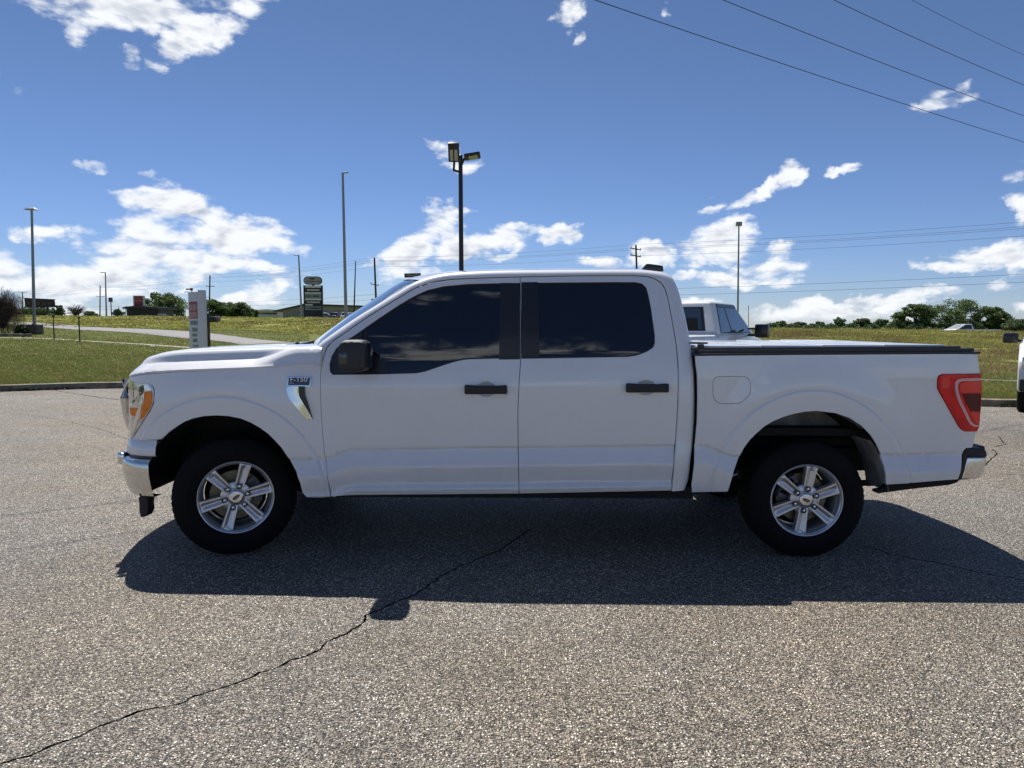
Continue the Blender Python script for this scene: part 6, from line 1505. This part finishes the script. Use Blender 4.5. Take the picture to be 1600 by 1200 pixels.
# ------------------------------------------------------------------ vegetation
def leaf_cloud(clumps, n_per, size, flat=.7):
    vs = []
    for (c, r) in clumps:
        n = int(n_per * (r[0] * r[2]) ** .5 / .6) + 8
        d = RNG.normal(size=(n, 3)); d /= np.linalg.norm(d, axis=1)[:, None]; rr = RNG.random(n) ** .4; p = np.array(c) + d * rr[:, None] * np.array(r)
        a = RNG.normal(size=(n, 3)); a /= np.linalg.norm(a, axis=1)[:, None]; bq = RNG.normal(size=(n, 3)); bq = np.cross(a, bq); bq /= np.linalg.norm(bq, axis=1)[:, None]
        s = size * (.6 + .8 * RNG.random(n))[:, None]; vs.append(np.stack([p - a * s * .5, p + bq * s * .45, p + a * s * .5, p - bq * s * .45], 1).reshape(-1, 3))
    return np.concatenate(vs)
def quad_mesh(name, v, mat, parent=None):
    n = len(v) // 4; me = bpy.data.meshes.new(name); me.vertices.add(len(v)); me.vertices.foreach_set('co', v.astype(np.float32).ravel())
    me.loops.add(len(v)); me.loops.foreach_set('vertex_index', np.arange(len(v), dtype=np.int32)); me.polygons.add(n); me.polygons.foreach_set('loop_start', np.arange(0, len(v), 4, dtype=np.int32))
    me.materials.append(mat); me.update(calc_edges=True); o = bpy.data.objects.new(name, me); link(o, parent); return o
def tree(label, px, Y, wpx, ytop, mat='leaf', dens=1.0, group=None, ybase=None, name='tree', shape='round', nclump=None, leafk=1.0, cat='tree'):
    b = at(px, Y); k = Y / F_PX; W = wpx * k; top = horizon_z(px, ytop, Y); H = top - b[2]; o = thing(name, label, cat, b, group)
    tw = max(.10, H * .035); m = MB(); th = b[2] + H * .30
    m.tube([b - [0, 0, .2], (b[0] + W * .01, Y, b[2] + H * .16), (b[0] - W * .01, Y, th), (b[0] + W * .02, Y, b[2] + H * .6)], [tw * 1.3, tw, tw * .85, tw * .35], 8); m.build('trunk', MAT['bark'], o, smooth=True)
    ncl = nclump or int(34 + 26 * W / max(H, .1)); cl = []
    lims = MB()
    for i in range(ncl):
        t = RNG.random() * 2 * math.pi; u = RNG.random() ** .5; zf = RNG.random(); prof = math.sin(math.pi * min(1, max(.06, (zf * .80 + .16)))) ** .5 if shape == 'round' else (1 - zf * .75)
        x = b[0] + math.cos(t) * u * W / 2 * prof * .94; y = Y + math.sin(t) * u * W / 2 * prof * .8; z = b[2] + H * (.06 + .86 * zf) if shape != 'bush' else b[2] + H * (.05 + .85 * zf) * (1 - .3 * u)
        rr = W * RNG.uniform(.07, .13) + .1; cl.append(((x, y, z), (rr, rr, rr * RNG.uniform(.5, .8))))
        if i % 3 == 0 and shape != 'bush': lims.tube([(b[0], Y, b[2] + H * RNG.uniform(.25, .45)), ((b[0] + x) / 2, (Y + y) / 2, (th + z) / 2 + H * .06), (x, y, z)], [tw * .4, tw * .22, tw * .08], 5)
    if lims.v: lims.build('limbs', MAT['bark'], o)['kind'] = 'stuff'
    v = leaf_cloud(cl, 62 * dens, max(k * 2.1, .05) * leafk); quad_mesh('crown', v, MAT[mat], o)['kind'] = 'stuff'
    return o
tree('dark round oak, left one of the big oaks on the right', 1430, 205, 62, 474, 'leaf', 1.6)
tree('largest spreading oak with pale bare patches, middle of the right oaks', 1492, 210, 84, 467, 'leaf', 1.1, leafk=.9)
tree('lower oak sloping down at the right of the big oaks', 1548, 208, 56, 479, 'leaf', 1.4)
tree('pale green low tree at the far right above the field', 1590, 190, 44, 499, 'leaf_far', 1.1)
for i, (px, w, yt) in enumerate(((1218, 26, 502), (1250, 30, 504.5), (1282, 26, 503), (1312, 26, 496), (1347, 30, 497.5), (1376, 30, 499), (1400, 24, 500), (1572, 26, 498))):
    tree(['low grey green tree right of the black towing mirror', 'low shrubby tree, second from the towing mirror', 'low tree with flat top, third from the towing mirror', 'small rounded dark tree midway along the field edge', 'wide dark tree left of a gap before the oaks', 'green tree partly behind the wide dark tree', 'small tree touching the dark round oak', 'small far tree just right of the lowest oak'][i], px, 215 + i * 3, w, yt, 'leaf_far', .9, 'distant trees along the field edge')
tree('broad green oak behind the red cabinet sign', 258, 150, 76, 458, 'leaf', 1.5)
tree('dark oak behind the white totem sign and utility pole', 333, 168, 54, 468, 'leaf', 1.4)
tree('bushy dark tree left of the white storage shed', 370, 172, 56, 473, 'leaf', 1.4)
tree('small dark tree nearest the white storage shed', 393, 178, 26, 482, 'leaf', 1.2)
tree('grey green tree right of the billboard', 92, 175, 20, 476, 'leaf_far', 1.0)
tree('wide low tree under the billboard', 58, 185, 60, 480, 'leaf_far', 1.0)
tree('low tree at the far left behind the red shrub', 8, 180, 50, 478, 'leaf_far', 1.0)
tree('small round far tree between the bare tree and utility pole', 142, 230, 24, 486.5, 'leaf_far', .7)
tree('low far tree right of the small square road sign', 186, 225, 22, 483, 'leaf_far', .6)
BUSH = ['ragged bush in the hedgerow, nearest the towing mirror', 'hedgerow bush under the first low tree', 'hedgerow bush, third along from the towing mirror', 'hedgerow bush below the gap before the small dark tree', 'hedgerow bush between the small and the wide dark trees', 'hedgerow bush under the wide dark tree', 'hedgerow bush just left of the dark round oak', 'bush at the foot of the dark round oak', 'bush at the foot of the largest oak', 'bush between the largest and the lower oak', 'bush right of the lower oak', 'hedgerow bush at the right edge of the photo']
for i, px in enumerate((1206, 1238, 1268, 1298, 1330, 1362, 1394, 1432, 1470, 1524, 1566, 1598)):
    tree(BUSH[i], px, 200 + (i * 7) % 12, 46, 505 + (i * 5) % 4 - (3 if i > 5 else 0), 'leaf_far' if i % 3 else 'leaf', 1.2, 'hedgerow bushes along the field edge', name='bush', shape='bush', cat='bush')
# bare tree on the hill
def bare_tree(name, label, cat, px, Y, wpx, ytop, n, mat, droop=False, r0=.05, multi=1):
    b = at(px, Y); k = Y / F_PX; W = wpx * k; H = horizon_z(px, ytop, Y) - b[2]; o = thing(name, label, cat, b); m = MB(); tw = MB(); rs = random.Random(int(px) + 5)
    for s_ in range(multi):
        bx = b[0] + rs.uniform(-.2, .2) * W * (multi > 1)
        m.tube([(bx, Y, b[2] - .1), (bx + rs.uniform(-.05, .05) * W, Y, b[2] + H * .3), (bx + rs.uniform(-.1, .1) * W, Y, b[2] + H * .55)], [r0, r0 * .7, r0 * .4], 6)
    for i in range(n):
        t = rs.random() * 2 * math.pi; u = rs.random() ** .5; zf = rs.uniform(.35, 1); e = Vector((b[0] + math.cos(t) * u * W / 2, Y + math.sin(t) * u * W / 2, b[2] + H * zf * (1 - .25 * u)))
        s0 = Vector((b[0] + (e.x - b[0]) * .15, Y, b[2] + H * rs.uniform(.12, .45))); mid = s0.lerp(e, .55) + Vector((0, 0, H * .08))
        if droop: end = e + Vector((math.cos(t) * W * .08, 0, -H * rs.uniform(.15, .5))); tw.tube([s0, mid, e, end], [r0 * .3, r0 * .22, r0 * .14, r0 * .06], 4)
        else: tw.tube([s0, mid, e], [r0 * .35, r0 * .22, r0 * .1], 4)
        for _ in range(3):
            q = mid.lerp(e, rs.random()); tw.tube([q, q + Vector((rs.uniform(-1, 1) * W * .1, rs.uniform(-1, 1) * W * .1, H * rs.uniform(-.04, .10)))], [r0 * .12, r0 * .05], 3)
    m.build('trunk', MAT['bark'], o); x_ = tw.build('twigs', MAT[mat], o); x_['kind'] = 'stuff'; return o
bare_tree('bare_tree', 'small leafless grey tree on the left hill crest', 'tree', 120, 128, 32, 472, 120, 'bark', r0=.14)
s_ = bare_tree('ornamental_shrub', 'dark reddish leafless weeping shrub at the left edge', 'shrub', 4, 43, 60, 440, 620, 'twig', True, .035, 5)
b = at(4, 43); v = leaf_cloud([((b[0] + RNG.uniform(-1.0, .75), 43 + RNG.uniform(-.6, .6), b[2] + RNG.uniform(.15, .8)), (.28, .28, .22)) for _ in range(26)], 90, .05); quad_mesh('undergrowth', v, MAT['twig'], s_)['kind'] = 'stuff'
v = leaf_cloud([((b[0] + RNG.uniform(-1.1, .7), 43 + RNG.uniform(-.5, .5), b[2] + RNG.uniform(.7, 2.1)), (.22, .22, .32)) for _ in range(40)], 40, .05); quad_mesh('leaves', v, MAT['twig'], s_)['kind'] = 'stuff'
tree('low clipped dark green hedge beside the left lamp pole', 33, 42.5, 24, 503.5, 'hedge', 2.4, None, name='hedge', shape='bush', cat='hedge')
b0, b1 = at(-30, 41.6), at(48, 41.6); o = thing('planter_edging', 'low tan brick edging in front of the hedge and red shrub', 'planter edging', (b0 + b1) / 2)
nb = 9
for i in range(nb):
    c = b0 + (b1 - b0) * (i + .5) / nb; m = MB(); m.box((c[0], c[1], tz(c[0], c[1]) + .08), ((b1[0] - b0[0]) / nb - .015, .25, .17)); m.build('edging_stone', MAT['concrete'] if i % 2 else simple('tan_stone', (.22, .16, .12), .9, var=.2), o, bevel=.015)
# weeds along the kerb joint
wd = []
for X0, n in ((-10.9, 26), (-10.2, 12), (-12.4, 10), (9.7, 8), (-7.9, 7)):
    for _ in range(n):
        x = X0 + RNG.normal(0, .18); y = kerb_y(x) - .03 - abs(RNG.normal(0, .02)); wd.append(((x, y, .03), (.05, .03, .03)))
tag(quad_mesh('kerb_weeds', leaf_cloud(wd, 26, .03), MAT['hedge']), 'small weeds sprouting in the joint at the foot of the kerb', 'weeds', kind='stuff')
# loose stones scattered over the lot
n = 1500; t = RNG.random(n); yy_ = 1.3 + 9 * t ** 1.3; xx_ = (RNG.random(n) - .5) * 1.7 * (yy_ + .6); s = .0025 + .004 * RNG.random(n) ** 2; vv = []; ff = []
for i in range(n):
    k = len(vv); a = RNG.random() * 6.28; e = [(math.cos(a + j * 1.2566) * s[i] * RNG.uniform(.7, 1.2), math.sin(a + j * 1.2566) * s[i] * RNG.uniform(.7, 1.2)) for j in range(5)]
    vv += [(xx_[i] + x, yy_[i] + y, -.0004) for x, y in e] + [(xx_[i], yy_[i], s[i] * .8)]; ff += [(k + j, k + (j + 1) % 5, k + 5) for j in range(5)]
sm = leaf_mat('loose_stone', (.12, .11, .10), (.35, .31, .26), (.62, .58, .50)); tag(mesh_obj('loose_stones', vv, ff, sm), 'tiny loose stones scattered over the parking lot', 'gravel', kind='stuff')
